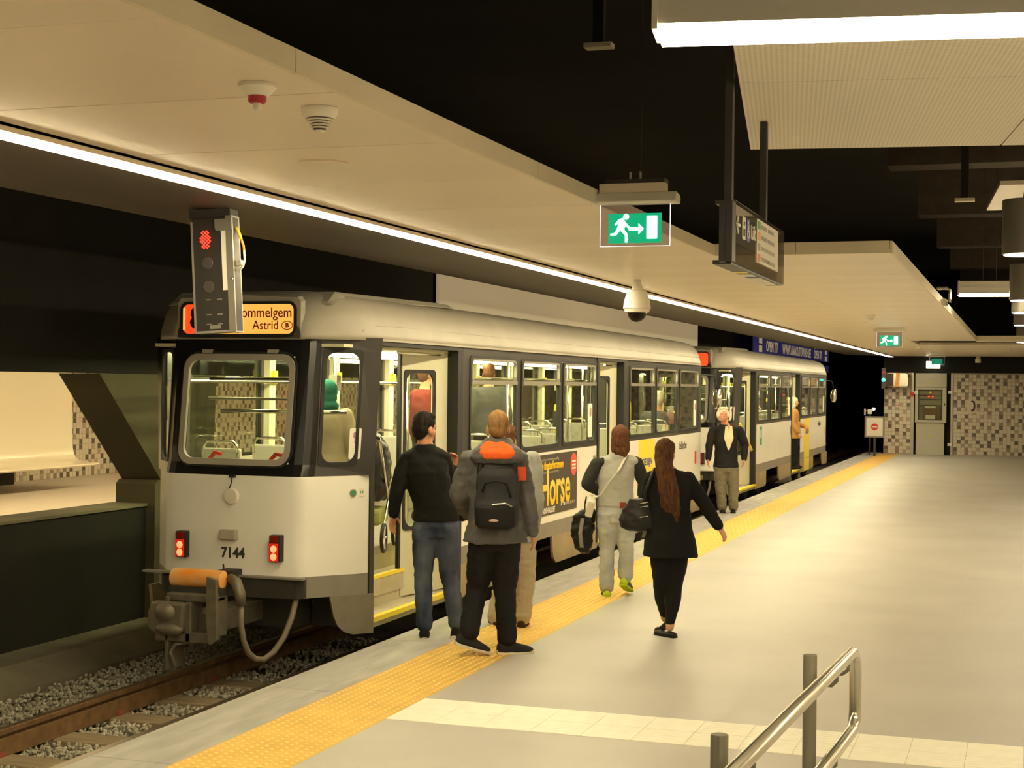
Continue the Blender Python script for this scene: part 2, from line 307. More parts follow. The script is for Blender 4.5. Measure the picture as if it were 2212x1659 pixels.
# mosaic tiling: light ground with scattered darker tiles, each tile proud of the joint
T = .11
TP = np.random.default_rng(11)
PAT = np.zeros((24, 24), int)
for _ in range(900):
    i, j = TP.integers(0, 24), TP.integers(0, 24)
    if any(PAT[(i+a) % 24, (j+b) % 24] for a, b in ((0, 0), (1, 0), (-1, 0), (0, 1), (0, -1), (0, 2))): continue
    PAT[i, j] = int(TP.choice([1, 2, 3]))
    if TP.random() < .5 and not PAT[(i+1) % 24, (j+1) % 24] and not PAT[i-1, (j+1) % 24]: PAT[i, (j+1) % 24] = TP.choice([2, 3])
def tile_mesh(n_u, n_v, put, skip=None):
    mb = MB(); g = .003; b = .004
    for i in range(n_u):
        for j in range(n_v):
            if skip and skip(i, j): continue
            u0, u1, v0, v1 = i*T+g, (i+1)*T-g, j*T+g, (j+1)*T-g
            vs = [put(*p) for p in ((u0, v0, 0), (u1, v0, 0), (u1, v1, 0), (u0, v1, 0), (u0+b, v0+b, .006), (u1-b, v0+b, .006), (u1-b, v1-b, .006), (u0+b, v1-b, .006))]
            mb.add(vs, [(4, 5, 6, 7), (0, 1, 5, 4), (1, 2, 6, 5), (2, 3, 7, 6), (3, 0, 4, 7)], int(PAT[i % 24, j % 24]))
    return mb
TM = ['tile0', 'tile1', 'tile2', 'tile3']
isnear = lambda i, j: 25.0 <= 14+i*T <= 32.3 and j < 4       # the band under the bench end: tiles one by one
o = tile_mesh(300, 30, lambda u, v, d: (-18.5+d, 14+u, v), skip=isnear).build('mosaic_tiles', TM, wl); o['kind'] = 'stuff'
ms = {}
for i in range(300):
    for j in range(4):
        if not isnear(i, j): continue
        q = int(PAT[i % 24, j % 24])
        if q not in ms:
            t = tile_mesh(1, 1, lambda u, v, d: (d, u, v)).build('mosaic_tile', TM[q], wl); ms[q] = t.data
        else: t = bpy.data.objects.new('mosaic_tile', ms[q]); col.objects.link(t); t.parent = wl
        t.location = (-18.5, 14+i*T, j*T)
# moulded bench along the far hall
bp_ = [(-16.33, .40), (-16.31, .425), (-16.33, .45), (-16.62, .462), (-16.74, .48), (-16.83, .53), (-16.88, .62), (-16.92, .80), (-16.96, 2.9), (-17.02, 2.9), (-16.99, .80), (-16.95, .58), (-16.86, .46), (-16.72, .425), (-16.6, .41)]
bn = thing('moulded_bench', (-16.9, 14, 0), 'long glossy white moulded bench with tall back against the far hall', 'bench')
for k in range(5):
    y1 = 24.55-k*2.6
    MB().prism([(a+16.9, b) for a, b in bp_], 'Y', y1-2.595-14, y1-14).build('bench_segment', 'bench', bn, smooth=True)
MB().bb(-.06, .02, -2.4, 10.4, 0, .42).build('bench_plinth', 'dark', bn, loc=(-1.2, 0, 0))
for k, y in enumerate((3, 10, 17, 24, 31, 38, 45, 52)):
    hl = thing('hall_lamp', (-13.5, y, 3.498), 'linear hall lamp over the far platform behind the dark beam', 'lamp', 'linear lamps over the far hall')
    MB().bb(-.11, .11, 0, 5.2, 0, .1).build('housing', 'lampbody', hl); MB().bb(-.09, .09, .03, 5.17, -.02, 0).build('diffuser', 'hall', hl)
# glazed booth with red handle beyond the bench end
gb = thing('glazed_booth', (-18.0, 28.6, 0), 'grey framed glazed booth door beyond the white bench end', 'booth')
MB().bb(-.04, .04, -.06, 0, 0, 2.2).bb(-.04, .04, 1.1, 1.16, 0, 2.2).bb(-.04, .04, 0, 1.1, 2.14, 2.2).build('frame', 'alu', gb)
MB().bb(-.01, .01, 0, 1.1, 0, 2.14).build('panel', 'greyplastic', gb); MB().tube([(.03, .12, 1.02), (.05, .2, 1.06), (.05, .4, 1.08)], .025, 8).build('red_handle', 'red', gb)

# ---------------- canopy over the platform: panels, fascia, LED line, brown soffit towards the track
XL, XF, XS, XW = -3.77, -2.215, -5.08, -.93
cn = struct('ceiling', MB().bb(XL+.075, XF, -3, 47.2, ZC+.022, ZC+.07), 'fascia')
def panel(x0, x1, y0, y1, m='cream', tilt=0):
    o = MB().bb(-(x1-x0)/2, (x1-x0)/2, -(y1-y0)/2+.0015, (y1-y0)/2-.0015, -.011, .011).build('ceiling_panel', m, cn, bevel=.0015)
    o.location = ((x0+x1)/2, (y0+y1)/2, ZC+.011); o.rotation_euler[0] = tilt
pw = 1.1
for i in range(46):
    y0 = -3+i*pw
    if y0 < 46.7: panel(XL+.066, XF, y0, min(y0+pw, 47.2), tilt=rnd.uniform(-.0018, .0018))
for i in range(19):
    y0 = 11.30+i*pw; panel(XF+.001, XW, y0, y0+pw, tilt=rnd.uniform(-.0018, .0018))
for y0, y1 in ((-3, .1), (.1, 4.36), (4.36, 6.9), (6.9, 11.3)):
    MB().bb(XF, XF+.02, y0+.003, y1-.003, ZC-.004, ZC+.075).build('fascia_board', 'fascia', cn)
for x0, x1 in ((XF, -1.6), (-1.6, XW)): MB().bb(x0+.002, x1-.002, 11.28, 11.30, ZC-.004, ZC+.085).build('fascia_board', 'fascia', cn)
for i in range(7): MB().bb(XW, XW+.02, 11.3+i*2.96+.003, 11.3+(i+1)*2.96-.003, ZC-.004, ZC+.085).build('fascia_board', 'fascia', cn)
# cross canopies at the far end
for i in range(4): MB().bb(XW+i*1.5+.003, XW+(i+1)*1.5-.003, 31.98, 32.0, ZC-.004, ZC+.10).build('fascia_board', 'fascia', cn)
MB().bb(XW, 5.4, 32.0, 32.9, ZC, ZC+.05).build('ceiling_panel', 'cream', cn)
MB().bb(XF+.3, 5.4, 34.9, 34.92, ZC-.003, ZC+.02).build('fascia_board', 'fascia', cn)
for i in range(4):
    for j in range(5): MB().bb(XF+i*1.9+.003, XF+(i+1)*1.9-.003, 34.92+j*2.46+.003, 34.92+(j+1)*2.46-.003, ZC, ZC+.05).build('ceiling_panel', 'cream', cn)
led = thing('led_line', (XL, 0, ZC), 'long bright LED light line along the canopy edge above the tram', 'lamp')
MB().bb(-.064, .064, -3, 47.0, -.012, .06).build('profile', 'lampbody', led)
MB().bb(-.064, .054, -3, 46.9, -.038, -.013).build('diffuser', 'led', led); MB().bb(.054, .064, -3, 47.0, -.033, .0).build('shield_lip', 'cream', led)  # lip added to keep the LED's light off the canopy panels
MB().bb(-.072, -.064, -3, 47.0, -.016, .06).build('side_shield', 'soffit', led)
sf = struct('ceiling', MB().prism([(XS, ZC+.02), (XL-.075, ZC-.004), (XL-.075, ZC+.07), (XS, ZC+.09)], 'Y', -3, 47.0), 'soffit')
# high dark slab with beams, ducts and hangers
up = struct('ceiling', MB().bb(-9, 6, -3, 60, 5.6, 5.9), 'ceil')
for k, y in enumerate((13.5, 19.0, 24.5, 30.0, 35.5, 41.0, 46.5)): MB().bb(-1.6, 6, y, y+.5, 4.7, 5.6).build('beam', 'wood_litbeam', up)  # concrete beams in a browner tone, standing in for light from the pendants
MB().bb(-3.0, -.9, 2.0, 7.25, 4.02, 4.12).build('brown_board', 'wood_litbeam', up)
dk = thing('cable_tray', (-2.1, 5.3, 3.9), 'dark metal cable tray hanging under the brown ceiling board', 'cable tray')
MB().bb(-.06, .06, 0, .95, 0, .12).build('tray', 'darkplastic', dk); MB().bb(-.06, -.03, -.01, .0, .02, .07).build('end_plate', 'greyplastic', dk)
for k, (x, y) in enumerate(((-2.62, 9.5), (-1.95, 12.2), (-.55, 15.0))):
    hg = thing('ceiling_hanger', (x, y, 4.2-.2*k), ['dim hanger bracket in the dark above the exit sign', 'small lit hanger bracket left of the sign poles', 'hanger bracket in the dark above the wide canopy'][k], 'bracket', 'hangers in the dark ceiling void')
    MB().bb(-.035, .035, -.03, .03, 0, 1.6).build('drop_rod', 'dark', hg); MB().bb(-.09, .09, -.05, .05, -.03, 0).build('foot_plate', 'fascia', hg)
struct('wall_right', MB().bb(5.5, 5.8, -3, 48.2, 0, 5.6), 'cream')
struct('wall_back', MB().bb(-9, 6, -3.4, -3.0, -.9, 5.6), 'ceil')

# ---------------- end wall with mosaic, cabinet niche
we = struct('wall_end', MB().bb(-4.07, 5.5, 48.2, 48.8, -.9, 3.4).bb(-4.07, -3.2, 48.0, 48.2, 0, 2.49).bb(-2.06, 5.5, 48.0, 48.2, 0, 2.49), 'tilewall')
for u0, n in ((-4.05, 7), (-2.02, 68)):
    o = tile_mesh(n, 22, lambda u, v, d: (u0+u, 48.0-d, .03+v)).build('mosaic_tiles', TM, we); o['kind'] = 'stuff'
MB().bb(-4.07, 5.5, 47.98, 48.2, 2.5, 3.4).build('dark_header', 'beam', we)
for x in (-3.24, -2.10): MB().bb(x, x+.06, 47.97, 48.2, 0, 2.49).build('corner_profile', 'alu', we)
MB().bb(-3.2, -2.06, 48.16, 48.2, 0, 2.49).build('niche_back', 'dark', we)
struct('wall_tunnel', MB().bb(-9.0, -8.6, 60, 90, -.9, 6).bb(-9, -3, 75, 75.4, -.9, 6).bb(-4.1, -4.07, 48.8, 75, -.9, 6), 'beam')
# ================================================================== FITTINGS OF THE STATION
# ---------------- handrail in the foreground
hr = thing('handrail', (-.648, 5.35, 0), 'round steel double handrail with looped end on grey posts', 'handrail', rz=-.05)
lx, zt, zb_ = .045, 1.035, .745
path = [(lx, -4.4, zt), (lx, .33, zt)]+[(lx, .33+.10*math.sin(a), zt-.09+.09*math.cos(a)) for a in [math.pi/2*i/6 for i in range(1, 7)]]
loop = path+[(lx, .43, .81)]+[(lx, .43-.07*(1-math.cos(a)), .81-.065*math.sin(a)) for a in [math.pi/2*i/5 for i in range(1, 6)]]+[(lx, -4.4, zb_)]
MB().tube(loop, .0225, 16).build('rail_tube', 'steel', hr, smooth='all')
for y in (-4.2, -1.32, 0.0):
    MB().lathe([(.024, 0), (.024, 1.072), (.022, 1.075)], 18, (-.045, y, 0)).build('post', 'postpaint', hr, smooth=True)
    MB().lathe([(.05, 0), (.05, .008)], 18, (-.045, y, 0)).build('base_plate', 'postpaint', hr)
    for z in (zt, zb_): MB().tube([(-.03, y, z-.06), (.03, y, z-.06), (lx, y+.005, z-.045), (lx, y+.005, z-.018)], .008, 8).build('bracket', 'postpaint', hr, smooth='all')
MB().tube([(lx, .26, zt-.02), (lx, .26, zt-.05), (lx-.02, .25, zt-.065), (lx-.05, .24, zt-.065)], .007, 8).build('bracket', 'postpaint', hr, smooth='all')

# ---------------- running-man exit signs
def exit_figure(parent, y, k):
    """white pictogram on the green plate, in metres around the plate centre"""
    def P(pts): return [(a*k, b*k) for a, b in pts]
    m = MB()
    for poly in ([(-.028, .050), (-.012, .058), (.012, .022), (-.005, .0), (-.030, -.012), (-.052, -.052+.012), (-.085, -.040), (-.085, -.028), (-.060, -.026), (-.046, .004)],
                 [(-.062, .022), (-.054, .016), (-.034, .036), (-.010, .046), (-.014, .060), (-.040, .050)],
                 [(.0, .020), (.012, .026), (.030, .004), (.022, -.006)],
                 [(-.026, -.012), (-.006, -.004), (.016, -.034), (.016, -.080), (.0, -.080), (.0, -.040)],
                 [(.022, -.012), (.022, .004), (.078, .004), (.078, .028), (.110, -.004), (.078, -.036), (.078, -.012)]):
        m.prism(P([(a-.056, b) for a, b in poly]), 'Y', y-.0006, y-.003)
    m.lathe([(.017*k, .0006), (.017*k, .003)], 14, (-.050*k, y, .066*k), Matrix.Rotation(R90, 3, 'X'))
    m.build('pictogram', 'exitwhite', parent)
    MB().prism(P(rrect(.062, .130, .003, 2, .100, .004)), 'Y', y-.0006, y-.003).build('pictogram', 'exitwhite', parent)
def exit_sign(loc, k, label, lit=True, rz=0, hanger=True):
    t = thing('exit_sign', loc, label, 'exit sign', 'hanging exit signs', rz)
    W = .192*k
    MB().prism([(-.060, -.048), (-.052, -.058), (.052, -.058), (.066, -.035), (.055, -.01), (-.045, 0)], 'X', -.235*k, .235*k).build('lamp_housing', 'plastic', t, bevel=.003)
    MB().bb(-.19*k, .17*k, -.04, .04, -.005, .05).build('gear_tray', 'fascia', t)
    MB().bb(-W, W, -.003, .003, -.058-.225*k, -.058).build('acrylic_plate', 'acrylic', t)
    e = MB(); z0, z1 = -.058-.225*k, -.060
    e.bb(-W-.0025, -W, -.0035, .0035, z0, z1).bb(W, W+.0025, -.0035, .0035, z0, z1).bb(-W, W, -.0035, .0035, z0-.0025, z0); e.build('lit_edge', 'acredge', t)
    g = MB().prism(rrect(.294*k, .160*k, .002, 2), 'Y', -.0045, -.0035).build('green_field', 'green', t, loc=(-.0*k, 0, -.058-.130*k))
    exit_figure(g, -.0045, k*.95)
    if hanger:
        for s in (-1, 1): MB().bb(s*.026, s*.030, -.02, .02, .07, .115).bb(s*.026, s*.075, -.02, .02, .070, .075).build('hanger_bracket', 'alu', t)
        MB().bb(-.16*k, .17*k, -.045, .045, .05, .072).build('hanger_tray', 'darkplastic', t); MB().tube([(.03, 0, .1), (.032, 0, 2.4)], .003, 6).build('cable', 'darkplastic', t)
    return t
exit_sign((-1.995, 8.0, 3.035), 1.0, 'lit green running man exit sign hanging beside the canopy edge near the lift sign')
e2 = exit_sign((-2.06, 25.2, 2.965), 1.05, 'small lit green running man exit sign under the wide canopy down the platform', hanger=False)
e3 = exit_sign((-2.42, 46.2, 3.0), 1.05, 'unlit green exit sign at the end wall above the white lamp', hanger=False, rz=math.pi)
wl2 = thing('wall_light', (-2.62, 47.9, 2.63), 'small bright white rectangular lamp above the electrical cabinet', 'lamp')
MB().bb(-.20, .20, -.06, .06, 0, .21).build('lit_body', mat('white_lamp', (.9, .9, .8), .4, emit=(1, .92, .70), es=4.0), wl2, bevel=.02); MB().bb(-.21, .21, .04, .09, -.01, .22).build('back_plate', 'plastic', wl2)
MB().prism([(-.03, .06), (.03, .06), (0, .14)], 'Y', -.062, -.064).build('yellow_mark', 'yellow', wl2)

# ---------------- dome camera
dc = thing('dome_camera', (-3.40, 13.75, ZC), 'white dome security camera with smoked bubble hanging from the canopy', 'camera')
MB().lathe([(.035, 0), (.035, -.035), (.045, -.05), (.052, -.10), (.058, -.12)], 20).build('mount', 'plastic', dc, smooth=True)
MB().lathe([(.045, -.09), (.08, -.10), (.105, -.15), (.122, -.21), (.128, -.268), (.118, -.272), (.112, -.300), (.09, -.305)], 28).build('housing', 'plastic', dc, smooth=True)
MB().lathe([(.088, -.300)]+[(.088*math.cos(a), -.305-.088*math.sin(a)) for a in [math.pi/2*i/8 for i in range(1, 8)]]+[(.004, -.393)], 24).build('bubble', 'darkglass', dc, smooth='all')
MB().ell((0, -.01, -.325), (.045, .045, .05)).build('camera_core', 'darkplastic', dc, smooth='all')
# ---------------- detectors under the canopy
sd = thing('smoke_detector', (-2.395, 4.95, ZC), 'white domed smoke detector with slotted sides on the canopy', 'smoke detector')
MB().lathe([(.058, 0), (.058, -.018), (.052, -.026), (.046, -.034)], 24).build('base', 'plastic', sd, smooth=True)
for i in range(4): MB().lathe([(.040-.005*i, -.037-.008*i), (.042-.005*i, -.041-.008*i), (.036-.005*i, -.042-.008*i)], 24).build('louvre', 'plastic', sd)
MB().lathe([(.034, -.03), (.018, -.072)], 16).build('dark_core', 'darkplastic', sd); MB().lathe([(.018, -.070), (.019, -.074), (.01, -.079)], 16).build('cap', 'plastic', sd)
sn = thing('alarm_sounder', (-2.405, 4.50, ZC), 'shallow white alarm sounder with dark red lens under the canopy', 'alarm')
MB().lathe([(.055, 0), (.056, -.012), (.036, -.032), (.03, -.036)], 24).build('body', 'plastic', sn, smooth=True); MB().lathe([(.027, -.034), (.027, -.05), (.022, -.056)], 20).build('lens', 'redplastic', sn, smooth=True)
MB().lathe([(.012, -.05), (.012, -.075), (.006, -.078)], 12).build('nozzle', 'plastic', sn, smooth=True)
for q in (sd, sn): q.scale = (1.14,)*3
sp = thing('ceiling_speaker', (-2.98, 6.2, ZC), 'flat round ceiling loudspeaker ring set flush in the canopy', 'loudspeaker')
MB().lathe([(.118, .001), (.118, -.008), (.110, -.012)], 32).build('ring', 'cream', sp, smooth=True); MB().lathe([(.104, -.0115), (.103, -.0135)], 32).build('grille', 'cream', sp)
for k, (x, y) in enumerate(((-1.95, 20.8), (-2.35, 37.0), (-4.85, 37.5))):
    q = thing('smoke_detector', (x, y, ZC+(.0 if k < 2 else .02)), ['small smoke detector on the wide canopy before the second exit sign', 'tiny round detector near the end of the canopy', 'round sensor under the brown soffit above the second tram'][k], 'smoke detector')
    MB().lathe([(.065, 0), (.065, -.02), (.05, -.035)], 18).build('base', 'plastic' if k < 2 else 'soffit', q, smooth=True); MB().lathe([(.035, -.03), (.03, -.07), (.02, -.075)], 14).build('head', 'plastic' if k < 2 else 'soffit', q, smooth=True)

# ---------------- tram signal hanging over the track
sg = thing('tram_signal', (-4.380, 7.76, 2.275), 'dark tall tram signal box with one red LED lens lit, hung before the tram', 'signal', rz=math.radians(6))
TI = Matrix.Rotation(math.radians(-3.2), 3, 'Y')
def sgp(mb, name, m, **k):
    mb.v = [tuple(TI@Vector(p)) for p in mb.v]; return mb.build(name, m, sg, **k)
sgp(MB().bb(-.125, .125, -.03, .07, 0, .66), 'case', 'darkplastic', bevel=.006)
sgp(MB().bb(.085, .125, -.036, .075, -.002, .665), 'side_rail', 'alu'); sgp(MB().bb(-.128, -.118, -.036, .07, 0, .64).bb(-.12, .09, -.036, -.03, 0, .012), 'edge_trim', 'greyplastic')
sgp(MB().bb(.055, .105, -.034, -.030, .24, .58), 'white_plate', 'paper'); sgp(MB().prism([(.03, .58), (.13, .58), (.13, .645), (.025, .645), (.025, .60)], 'Y', -.050, -.034), 'clamp_plate', 'alu')
for z in (.595, .63, .30): sgp(MB().lathe([(.006, 0), (.006, .008), (.003, .01)], 8, (.117, -.037, z), Matrix.Rotation(R90, 3, 'X')), 'bolt', 'chrome')
lens = MB()
for i in range(-4, 5):
    for j in range(-5, 6):
        if (i/3.3)**2+(j/5.3)**2 <= 1.0 and (i+j) % 2 == 0: lens.lathe([(.0050, 0), (.0050, .004), (.002, .006)], 8, (-.042+i*.0095, -.031, .535+j*.0095), Matrix.Rotation(R90, 3, 'X'))
sgp(lens, 'red_lens', 'redled')
for z in (.40, .265): sgp(MB().lathe([(.034, 0), (.034, .003), (.03, .004)], 24, (-.035, -.030, z), Matrix.Rotation(R90, 3, 'X')), 'dark_lens', 'lenses')
for z in (.19, .105, .05):
    for x in (-.04, .03): sgp(MB().bb(x-.015, x+.015, -.0315, -.030, z-.003, z+.003), 'marker', 'greyplastic')
sgp(MB().bb(-.035, .03, -.033, -.030, .022, .044), 'type_plate', 'alu')
sgp(MB().bb(-.14, .11, -.02, .10, .66, .71), 'hanger_box', 'darkplastic')
sgp(MB().tube([(.125, .02, .60), (.145, .02, .565), (.155, .02, .53)], .009, 8), 'yellow_cable', 'yellow', smooth='all')
sgp(MB().tube([(.155, .02, .53), (.168, .02, .49), (.170, .02, .465)], .0075, 8), 'orange_cable', 'orange', smooth='all')
sgp(MB().tube([(.170, .02, .465), (.172, .02, .41), (.160, .02, .375), (.135, .02, .35)], .007, 8), 'white_cable', 'plastic', smooth='all')
sgp(MB().bb(.125, .155, .0, .04, .38, .41), 'cable_bracket', 'alu')

# ---------------- hanging lift sign, panel faces along the platform
ls = thing('lift_sign', (-1.29, 7.03, 2.58), 'dark hanging lift sign with route list and clear edge beside the exit sign', 'sign')
MB().bb(-.062, -.034, .0, .09, 0, .285).bb(-.033, 0, 0, .09, .005, .285).build('end_column', 'darkplastic', ls)
MB().bb(-.02, -.008, .09, 1.66, .0, .30).build('smoked_pane', glass_mat('smoked_sign_glass', (.62, .58, .52), opac=.05), ls)
MB().bb(-.10, -.008, .09, 1.60, .28, .297).bb(-.019, -.009, .09, .72, .10, .285).build('backing', 'darkplastic', ls)
MB().bb(-.10, -.012, .05, 1.62, -.006, .012).build('lower_tray', 'darkplastic', ls)
for y, d, m in ((.55, .08, 'yellow'), (.72, .16, 'plastic'), (.90, .08, 'blueink'), (1.0, .55, 'paper')): MB().bb(-.095, -.03, y, y+d, -.008, -.0062).build('mirror_panel', m, ls)
MB().bb(-.006, -.003, .715, 1.405, .055, .277).build('route_panel', 'paper', ls)
rp_ = ls.children[-1]
for i, m in enumerate(('greenink', 'orange', 'greyplastic', 'pored')):
    z = .245-i*.055
    MB().bb(-.003, -.0015, .735, .81, z-.018, z+.020).build('line_mark', m, rp_)
    for (y0, y1) in ((.84, 1.02), (1.06, 1.24)): MB().bb(-.003, -.0015, y0, y1+.02*i, z-.010, z+.010).build('route_word', mat('faded_ink', (.42, .39, .34), .7) if i > 1 else 'greyplastic', rp_)
ar = MB().bb(-.006, -.002, .135, .24, .183, .197); ar.prism([(.13, .19), (.175, .235), (.187, .225), (.152, .19), (.187, .155), (.175, .145)], 'X', -.006, -.002); ar.build('arrow', 'paper', ls)
lf = MB().prism(rrect(.085, .11, .01, 3, .335, .188), 'X', -.006, -.003).build('lift_pictogram', 'paper', ls)
MB().bb(-.003, -.0015, .312, .332, .15, .185).bb(-.003, -.0015, .338, .358, .15, .185).prism([(.315, .20), (.325, .22), (.335, .20)], 'X', -.003, -.0015).prism([(.337, .22), (.347, .20), (.357, .22)], 'X', -.003, -.0015).build('lift_figures', 'ink', lf)
wc = MB().prism(rrect(.085, .11, .01, 3, .455, .188), 'X', -.006, -.003).build('wheelchair_pictogram', 'blueink', ls)
MB().lathe([(.008, 0), (.008, .002)], 10, (-.003, .445, .226), 'X').tube([(-.002, .445, .215), (-.002, .447, .185), (-.002, .470, .185), (-.002, .48, .160)], .004, 6).tube([(-.002, .445+.022*math.cos(a), .172+.022*math.sin(a)) for a in [math.radians(100+i*24) for i in range(10)]], .003, 6).build('wheelchair_figure', 'paper', wc)
text_obj('lift_word', 'Lift', .10, 'paper', ls, (-.004, .600, .188), TEXT_SIDE, bold=.001)
for y in (.03, 1.02): MB().bb(-.045, -.010, y, y+.05, .285, 2.6).build('pole', 'darkplastic', ls)
MB().bb(-.010, -.008, .05, .07, .86, 1.10).build('glint_strip', 'alu', ls)

# ---------------- lamps: pendants in a row, linear lamps (grid turned against the track)
GA = math.radians(8.4)
def linear_lamp(loc, length, label, rz=GA, es=None):
    t = thing('linear_lamp', loc, label, 'lamp', 'linear lamps over the platform', rz)
    MB().bb(0, length, 0, .17, .012, .17).bb(.01, length-.01, -.004, 0, .085, .10).bb(.01, length-.01, -.005, 0, .155, .165).build('housing', 'lampbody', t)
    MB().bb(-.004, .012, -.008, .178, -.004, .178).build('end_cap', 'plastic', t); MB().bb(.012, length, .005, .165, -.018, .012).build('diffuser', 'lamp', t)
    for x in (.3, length-.3): MB().tube([(x, .085, .17), (x, .085, 5.598-loc[2])], .004, 6).build('suspension', 'darkplastic', t)
    return t
linear_lamp((-.993, 4.166, 3.0), 4.2, 'long bright linear lamp with grey housing hanging before the perforated panel')
linear_lamp((-.80, 20.1, 3.2), .76, 'short bright linear lamp in the dark behind the cylinder pendants', rz=.1)
for k, (x, y) in enumerate(((1.1, 8.5), (1.1, 14.6), (1.1, 17.0), (1.1, 22.0), (1.1, 27.0), (-.3, .6))):  # unseen lamps, added to brighten the right half of the platform
    linear_lamp((x, y, 3.0), 3.6, 'unseen linear lamp added to light the right half of the platform')
pl = thing('perforated_ceiling_panel', (-1.548, 8.98, 3.4), 'large cream perforated ceiling panel hung behind the bright linear lamp', 'ceiling panel', rz=math.radians(8.2))
for i in range(2):
    for j in range(2):
        MB().bb(.004+i*1.42, 1.416+i*1.42, -2.0-j*2.0+.004, -j*2.0-.004, 0, .03).build('panel_sheet', 'perf', pl)
MB().bb(0, 2.84, -4, 0, .03, .08).build('panel_frame', 'fascia', pl)
for k, y in enumerate((11.9, 18.0, 20.9, 24.9, 33.8, 36.6, 47.0)):
    p = thing('pendant_lamp', (.0, y, 3.0), 'grey cylinder pendant lamp with glowing lens, %s in the row from the perforated panel' % ORD[k], 'lamp', 'cylinder pendants in a row')
    MB().lathe([(.16, 0), (.17, .005), (.17, .40), (.165, .405), (.02, .41)], 28).build('cylinder', 'pendbody', p, smooth=True)
    MB().lathe([(.155, -.004), (.158, .004)], 28).build('lens', 'pend', p); MB().tube([(0, 0, .40), (0, 0, 2.6)], .005, 6).build('cable', 'darkplastic', p)
    MB().tube([(-.02, 0, .41), (-.01, .0, .50), (0, 0, .55)], .004, 6).build('suspension_wire', 'darkplastic', p)
cb = thing('ceiling_raft', (-.234, 14.88, 3.9), 'small cream ceiling raft high behind the first pendant lamp', 'ceiling panel')
MB().add([(0, 0, 0), (-.166, 2.08, 0), (1.6, 2.08, 0), (1.6, 0, 0), (0, 0, .04), (-.166, 2.08, .04), (1.6, 2.08, .04), (1.6, 0, .04)], [(0, 1, 2, 3), (4, 5, 6, 7), (0, 1, 5, 4), (1, 2, 6, 5), (2, 3, 7, 6), (3, 0, 4, 7)]).build('raft_sheet', 'cream', cb); MB().tube([(.7, 1.0, .04), (.7, 1.0, 1.698)], .01, 6).build('hanger_rod', 'darkplastic', cb)
hp = thing('hanging_speaker', (-1.3, 47.2, 2.79), 'small cream cylinder loudspeaker hanging before the end wall', 'loudspeaker')
MB().lathe([(.07, 0), (.08, .01), (.08, .12)], 16).build('drum', 'plastic', hp, smooth=True); MB().bb(-.06, .06, -.03, .03, .12, .24).build('bracket', 'fascia', hp)
ds = thing('canopy_projector', (-.86, 17.0, 3.0), 'small glinting steel bracket on the outer edge of the wide canopy', 'bracket')
MB().bb(-.05, .10, 0, .25, .08, .10).bb(.08, .10, 0, .25, -.06, .10).build('bracket_arm', 'chrome', ds); MB().bb(-.05, .0, 1.2, 1.6, -.02, .04).build('edge_clip', 'chrome', ds)

# ---------------- boards hung between the tracks
wb = thing('hoarding_board', (-7.3, 18.7, 2.0), 'long plain white advertising board behind the roof of the tram', 'board')
for k, (a, b) in enumerate(((0, 6.0), (6.0, 10.6), (10.6, 16.8))): MB().bb(-.04, 0, a+.01, b-.01, .6, 2.2).build('board_panel', 'boardglow', wb)  # glow put into the board colour in place of light falling on it
for y in (.1, 8.3, 16.6): MB().bb(-.12, -.05, y, y+.1, -2.9, 2.2).build('support_post', 'beam', wb)
nb = thing('blue_banner', (-7.3, 43.4, 2.0), 'dark blue advertising banner with white web address behind the second tram', 'banner')
MB().bb(-.04, 0, 0, 17.5, .6, 1.75).build('banner_sheet', 'navyglow', nb); bs = nb.children[0]  # faint glow put into the banner blue in place of lamplight
MB().bb(0, .004, 0, 17.5, .86, 1.0).build('skyline_stripe', mat('banner_skyline', (.14, .14, .28), .6, c2=(.34, .33, .42), vscale=3, stretch=(1, 4, 1)), bs)
for y, s_, t_, wt in ((3.27, .44, 'OPEN 7/7', 2.25), (8.8, .44, 'WWW.ANACUTOWASH.BE', 6.8), (14.2, .42, 'OPEN 7/7', 2.2)):
    to = text_obj('banner_text', t_, s_, 'boardglow', bs, (.004, y, 1.21), TEXT_SIDE, bold=.006); ys_ = [v.co.y for v in to.data.vertices]
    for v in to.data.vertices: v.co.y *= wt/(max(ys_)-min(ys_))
for y in (.85, 16.3): MB().bb(0, .004, y, y+.55, 1.03, 1.22).bb(0, .004, y, y+.55, 1.28, 1.7).build('banner_badge', 'boardglow', bs)
for y in (.1, 8.7, 17.3): MB().bb(-.12, -.05, y, y+.1, -2.9, 1.75).build('support_post', 'beam', nb)

# ---------------- things on and by the end wall
ec = thing('electrical_cabinet', (-2.68, 47.98, 0), 'cream electrical cabinet with glazed upper door and red pilot lights in the niche', 'cabinet')
MB().bb(-.43, .40, -.02, .18, 0, .97).build('lower_body', 'cabinet', ec, bevel=.006); MB().bb(-.46, .46, -.02, .18, 2.06, 2.48).build('upper_body', 'cabinet', ec, bevel=.006)
dr = MB(); 
for a in (((-.46, -.38), (.985, 2.05)), ((.34, .46), (.985, 2.05)), ((-.38, .34), (.985, 1.06)), ((-.38, .34), (1.98, 2.05))): dr.bb(a[0][0], a[0][1], -.06, -.02, a[1][0], a[1][1])
d_ = dr.build('glazed_door', 'cabinet', ec, bevel=.004); MB().bb(.39, .42, -.075, -.06, 1.50, 1.58).build('lock', 'darkplastic', d_); MB().bb(-.38, .34, -.045, -.040, 1.06, 1.98).build('pane', 'glass', d_)
MB().bb(-.44, .44, .10, .18, .985, 2.05).build('back_plate', 'greyplastic', ec)
MB().bb(-.32, .30, .02, .10, 1.70, 1.78).bb(-.32, .30, .02, .10, 1.52, 1.66).bb(-.32, .30, .02, .10, 1.82, 1.95).build('breaker_row', 'greyframe', ec)
